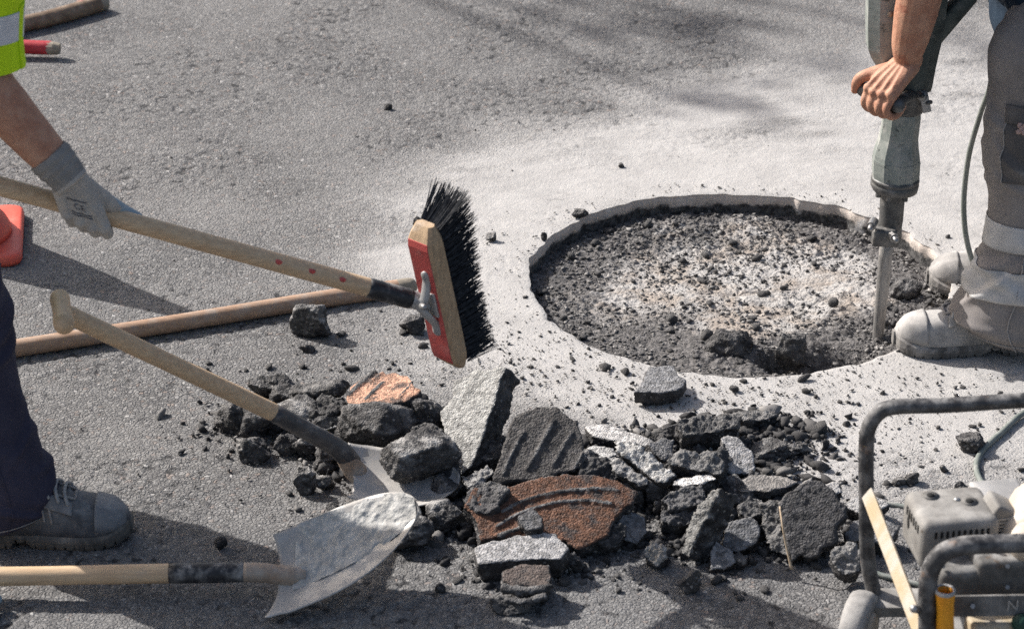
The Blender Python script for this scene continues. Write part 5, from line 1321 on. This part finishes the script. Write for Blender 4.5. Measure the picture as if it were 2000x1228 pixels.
# hinge plate on the right
V, F = tube([P(1801, 187, YB - .045), P(1801, 187, YB - .058)], .0115, 18, 'flat'); hg = obj('hinge', V, F, BOLT, br)
V, F = tube([P(1801, 187, YB - .056), P(1801, 187, YB - .062)], .0060, 6, 'flat'); obj('hinge_pin', V, F, IRON, hg)
V, F = box(P(1807, 200, YB - .048), (.018, .006, .046), (nz([.95, 0, .25]), np.array([0, 1.0, 0]), nz([-.25, 0, .95])), .0015); obj('latch_plate', V, F, ALU, br)
V, F = tube([P(1812, 201, YB - .05), P(1817, 200, YB - .05)], .005, 8, 'round'); obj('latch_pin', V, F, IRON, br)
V, F = tube(crm([P(1790, -150, YB - .0), P(1770, -90, YB + .10), P(1765, -60, YB + .17)], 5), .016, 12, 'round'); obj('far_grip', V, F, IRON, br)

# --- power cable: from the breaker past the leg, over the road, to the generator
cb = empty('power_cable', G(1890, 520), 'grey green power cable running from the breaker down behind the leg to the generator', 'cable')
pts = [P(1848, -140, YB + .03), P(1900, -80, YB + .14), P(1945, 40, YB + .20), P(1938, 150, YB + .22), P(1914, 225, YB + .23), P(1893, 300, YB + .235), P(1883, 380, YB + .24), P(1884, 440, YB + .235), P(1893, 490, YB + .23), P(1908, 525, YB + .22),
       P(1945, 560, YB + .20), G(2080, 575, .008), G(2220, 640, .008), G(2150, 740, .008), G(2010, 800, .008), G(1955, 845, .008), G(1920, 878, .008), G(1907, 908, .008), G(1915, 938, .008), G(1940, 965, .008), G(1990, 985, .008), G(2030, 1000, .010), G(2010, 1010, .03)]
V, F = tube(crm(pts, 8), .0062, 10); obj('sheath', V, F, CABLE, cb)
cb2 = empty('thin_cable', G(1740, 1100), 'thin grey cable looping on the road under the generator frame', 'cable')
V, F = tube(crm([G(1800, 1000, .006), G(1768, 990, .006), G(1730, 985, .006), G(1712, 1000, .006), G(1690, 1060, .006), G(1692, 1105, .006), G(1720, 1122, .006), G(1760, 1132, .006), G(1810, 1145, .006), G(1860, 1155, .006)], 8), .0052, 10); obj('sheath', V, F, CABLE, cb2)

# ================================================================== GENERATOR
YG = G(1700, 1170, .06)[1]                           # back frame
YGf = YG - .40                                       # front frame
gen = empty('generator', G(1900, 1240), 'dusty portable generator with black tube frame and yellow strip', 'generator')
def frame_tube(name, pts, r=.0150, n=16):
    V, F = tube(crm(pts, 7), r, n, 'round'); return obj(name, V, F, TUBEM, gen)
def px3(x, y, Y): return P(x, y, Y)
frame_tube('frame_tube', [px3(1712, 1180, YG), px3(1703, 1140, YG), px3(1694, 1080, YG), px3(1692, 960, YG), px3(1692, 870, YG), px3(1698, 832, YG), px3(1718, 805, YG), px3(1752, 794, YG), px3(1850, 791, YG), px3(1960, 784, YG), px3(2080, 778, YG), px3(2150, 778, YG), px3(2185, 800, YG), px3(2195, 860, YG), px3(2195, 1000, YG), px3(2195, 1180, YG)], .0135)
ft = [px3(1810, 1330, YGf), px3(1812, 1250, YGf), px3(1812, 1160, YGf), px3(1817, 1115, YGf), px3(1838, 1082, YGf), px3(1875, 1066, YGf), px3(1930, 1062, YGf), px3(2000, 1060, YGf), px3(2120, 1056, YGf), px3(2270, 1052, YGf), px3(2330, 1080, YGf), px3(2345, 1160, YGf), px3(2345, 1330, YGf)]
frame_tube('frame_tube', ft, .0155)
# floor plate and cross rails
zt = px3(1705, 1172, YG)[2]
def plate(name, a, b_, w_, t_, m, nrm=(0, 0, 1), bev=.001):
    a, b_ = np.array(a), np.array(b_); x = nz(b_ - a); z = np.array(nrm, float); z = nz(z - x * np.dot(z, x)); y = np.cross(z, x)
    V, F = box((a + b_) / 2, (np.linalg.norm(b_ - a), w_, t_), (x, y, z), bev); return obj(name, V, F, m, gen, smooth=False)
plate('base_rail', px3(1698, 1176, YG - .02), px3(2200, 1176, YG - .02), .065, .020, COVER)
plate('base_tray', px3(1840, 1226, YG - .19), px3(2230, 1226, YG - .19), .30, .012, COVERD)
plate('side_strip', px3(1694, 962, YG - .017), px3(1800, 1240, YGf + .006), .027, .005, YPLATE, (-.8, -.3, .5))
V, F = tube([px3(1797, 1190, YGf + .012), px3(1785, 1188, YGf - .022)], .007, 10, 'round'); obj('bolt', V, F, BOLT, gen)
# wheel
wc_ = px3(1676, 1232, YG - .06); wa = np.array([.93, -.36, 0]); wa = nz(wa)
def ring_at(c, ax_, prof, n, name, m):
    u_ = nz(np.cross(ax_, [0, 0, 1])); v_ = np.cross(ax_, u_); a = np.arange(n) * 2 * math.pi / n
    rg = [c + ax_ * o_ + r_ * (np.cos(a)[:, None] * u_ + np.sin(a)[:, None] * v_) for o_, r_ in prof]
    V, F = rings(np.array(rg)); return obj(name, V, F, m, gen)
whl = ring_at(wc_, wa, [(-.022, .040), (-.024, .058), (-.020, .068), (-.010, .0725), (0, .0735), (.010, .0725), (.020, .068), (.024, .058), (.022, .040)], 40, 'wheel', TYRE)
hub = ring_at(wc_, wa, [(-.026, .012), (-.024, .040), (.020, .042), (.027, .036), (.027, .012)], 30, 'wheel_hub', CREAM)
# engine cover with slots imitated by black shade, dimples
ec = px3(1856, 1030, YG - .215); ex = nz([.985, .15, 0]); ey = np.array([-ex[1], ex[0], 0]); ez = np.array([0, 0, 1.0])
cw_, cd2, chh = .134, .120, .092
def E(x, y, z): return ec + ex * x + ey * y + ez * z
V, F = box(ec, (cw_, cd2, chh), (ex, ey, ez), .016, 4); cov = obj('engine_cover', V, F, COVER, gen)
def on_cov(name, c, s, m=OPENING_BLACK, bev=.001):
    V, F = box(c, s, (ex, ey, ez), bev, 1); return obj(name, V, F, m, cov, smooth=False)
for k in range(10): on_cov('slot_shade', E(-.044 + k * .0098, -cd2 / 2 + .0006, .024), (.0048, .004, .013))  # black boxes on the cover stand in for shade inside slots
for k in range(6): on_cov('slot_shade', E(-cw_ / 2 + .0006, -.036 + k * .0125, .024), (.004, .006, .016))
V, F = ball(E(-cw_ / 2 + .001, .022, .006), .014, (.12, .8, 1)); obj('hole_shade', V, F, OPENING_BLACK, cov)  # flattened black ball imitates the shade inside a hole
for x, y in ((-.028, .030), (.030, .002)):
    V, F = tube([E(x, y, chh / 2 - .006), E(x, y, chh / 2 + .0012)], [.0135, .0142], 20, 'flat'); obj('dimple_rim', V, F, COVERD, cov)
    V, F = tube([E(x, y, chh / 2), E(x, y, chh / 2 + .0022)], .007, 12, 'flat'); obj('screw', V, F, OPENING_BLACK, cov)
V, F = ball(E(.012, .012, chh / 2), .006, (1, 1, .6)); obj('stud', V, F, BOLT, cov)
V, F = tube([E(.035, -cd2 / 2 - .02, .0), E(.035, -cd2 / 2 - .02, .028)], .004, 8, 'round'); obj('stud', V, F, BOLT, cov)
# lower housing
V, F = box(px3(1905, 1128, YGf + .115), (.150, .09, .085), (ex, ey, ez), .014, 3); obj('air_filter_box', V, F, COVERD, gen)
V, F = box(px3(1905, 1158, YGf + .10), (.158, .10, .012), (ex, ey, ez), .004, 2); obj('filter_lid', V, F, COVERD, gen)
plate('control_panel', px3(1838, 1183, YGf + .025), px3(2120, 1178, YGf + .025), .006, .036, COVERD, (0, .15, 1))
Vt, Ft = text_mesh('N', .026, .0006)
c = px3(1978, 1182, YGf + .0215)
obj('letter', np.stack([Vt[:, 0], -Vt[:, 2], Vt[:, 1]], 1) @ np.eye(3) + c + [0, -.0012, 0], Ft, ALU, gen, smooth=False, label='letter N on the panel')
V, F = tube(crm([px3(2030, 1100, YG - .24), px3(2030, 1040, YG - .22), px3(2030, 1000, YG - .20)], 4), [.055, .068, .074, .076, .076, .075, .072, .066, .055], 30, 'round'); tk = obj('fuel_tank', V, F, CREAM, gen)
V, F = tube([px3(2005, 1062, YG - .30), px3(2010, 1050, YG - .27)], .03, 18, 'round'); obj('tank_cap', V, F, CREAM, gen)
V, F = box(px3(1955, 972, YG - .17), (.085, .10, .018), (ex, ey, ez), .006, 2); obj('shroud_plate', V, F, ALU, gen)
V, F = box(px3(1950, 995, YG - .215), (.045, .06, .035), (nz([.8, .2, -.5]), ey, nz([.5, 0, .85])), .006, 2); obj('shroud_side', V, F, COVER, gen)
V, F = box(px3(1962, 1030, YG - .20), (.035, .08, .075), (ex, ey, ez), .005, 2); obj('cylinder_block', V, F, ALU, gen)
V, F = box(px3(2000, 1100, YG - .26), (.20, .12, .09), (ex, ey, ez), .01, 2); obj('engine_block', V, F, COVERD, gen)
V, F = box(px3(2000, 1225, YGf + .04), (.19, .05, .05), (ex, ey, ez), .006, 2); obj('socket_panel', V, F, YPLATE, gen)
V, F = tube([px3(1995, 1215, YGf + .016), px3(1995, 1218, YGf + .004)], .016, 18, 'flat'); obj('socket_outlet', V, F, mat('dark green plastic', (.015, .05, .035), None, rough=.5, bump=.1), gen)
# orange tube, hollow at the top
tt0, tt1 = px3(1846, 1290, YGf - .012), px3(1846, 1152, YGf - .012); q = nz(tt1 - tt0)
a = np.arange(22) * 2 * math.pi / 22
rg = []
for z_, r_ in ((0, .0145), (.03, .0142), (.06, .0150), (.095, .0138), (.12, .0142), (.140, .0158), (.148, .0160), (.148, .0128), (.135, .0126), (.05, .0126)):
    c = tt0 + (tt1 - tt0) * (z_ / .148); rg.append(np.stack([c[0] + r_ * np.cos(a), c[1] + r_ * np.sin(a), np.full(22, c[2])], 1))
V, F = rings(np.array(rg)); obj('orange_tube', V, F, ORANGE, gen)
rg = [np.stack([tt1[0] + r_ * np.cos(a), tt1[1] + r_ * np.sin(a), np.full(22, tt1[2] + z_)], 1) for r_, z_ in ((.0164, -.004), (.0166, .001), (.0150, .003), (.0126, .001))]
V, F = rings(np.array(rg), False); obj('tube_rim', V, F, ALU, gen)

# pull cord, hose, leads and bolts on the engine
V, F = tube(crm([px3(1925, 1075, YGf + .16), px3(1940, 1050, YGf + .14), px3(1975, 1068, YGf + .13), px3(2010, 1100, YGf + .13)], 6), .0045, 8); obj('fuel_hose', V, F, CABLE, gen)
V, F = tube(crm([px3(1885, 1085, YGf + .17), px3(1862, 1100, YGf + .16), px3(1868, 1130, YGf + .15), px3(1880, 1150, YGf + .14)], 6), .0032, 8); obj('spark_lead', V, F, TUBEM, gen)
for x, y in ((1858, 1184), (1900, 1183), (2030, 1180)):
    V, F = tube([px3(x, y, YGf + .023), px3(x, y, YGf + .0165)], .0042, 6, 'flat'); obj('panel_bolt', V, F, BOLT, gen, smooth=False)
for x, y in ((1842, 1105), (1968, 1105), (1842, 1146), (1968, 1146)):
    V, F = tube([px3(x, y, YGf + .075), px3(x, y, YGf + .064)], .0040, 6, 'flat'); obj('housing_bolt', V, F, BOLT, gen, smooth=False)
for k in range(7):
    V, F = box(px3(1962, 1012 + k * 7, YG - .243), (.040, .006, .0022), (ex, ey, ez)); obj('cooling_fin', V, F, ALU, gen, smooth=False)

# ================================================================== TREE behind the photographer's left, its limbs between the sun and the far road
tree = empty('street_tree', (-7.2, 6.6, 0), 'bare limbed street tree far left whose branches shade the far road', 'tree')
ts = np.array(TOSUN)
V, F = tube(crm([(-7.2, 6.6, -.1), (-7.15, 6.6, 1.2), (-7.0, 6.5, 2.6), (-6.6, 6.2, 4.2)], 6), np.linspace(.17, .09, 19), 12); obj('trunk', V, F, mat('grey bark', (.10, .085, .07), (.16, .14, .12), 12, .95, bump=1.0, bscale=40, bdist=.01), tree)
LEAFM = mat('dry green leaf', (.07, .10, .03), (.11, .12, .04), 20, .7, bump=.1)
fork = np.array([-6.6, 6.2, 4.2]); lv = []
for (x0, y0), (x1, y1), hz, dens in (((1080, 38), (1285, 74), 5.0, 34), ((1290, 22), (1430, 62), 5.4, 26), ((1300, 182), (1510, 222), 4.7, 34), ((1880, 80), (2030, 120), 5.2, 22), ((1560, 120), (1690, 150), 5.1, 14)):
    a_, b_ = G(x0, y0), G(x1, y1); a_ = a_ + ts * (hz / ts[2]); b_ = b_ + ts * ((hz - .2) / ts[2])
    V, F = tube(crm([fork, fork * .55 + a_ * .45 + np.array([0, .2, .35]), a_, (a_ + b_) / 2 + np.array([0, 0, .05]), b_], 6), np.interp(np.linspace(0, 1, 25), [0, .5, 1], [.026, .013, .006]), 8); obj('limb', V, F, bpy.data.materials['grey bark'], tree)
    for k in range(int(dens * 1.4)):
        c = a_ + (b_ - a_) * rng.uniform(0, 1) + rng.normal(0, .075, 3) * np.array([1, 1, .6]); s_ = rng.uniform(.03, .06)
        u_ = nz(rng.normal(0, 1, 3)); v_ = nz(np.cross(u_, rng.normal(0, 1, 3))); w3 = np.cross(u_, v_)
        lv.append((np.array([c - u_ * s_, c + v_ * s_ * .45 + w3 * .006, c + u_ * s_, c - v_ * s_ * .45 + w3 * .006]), [(0, 1, 2), (0, 2, 3)]))
V, F = join(lv); o = obj('crown', V, F, LEAFM, tree); o['kind'] = 'stuff'
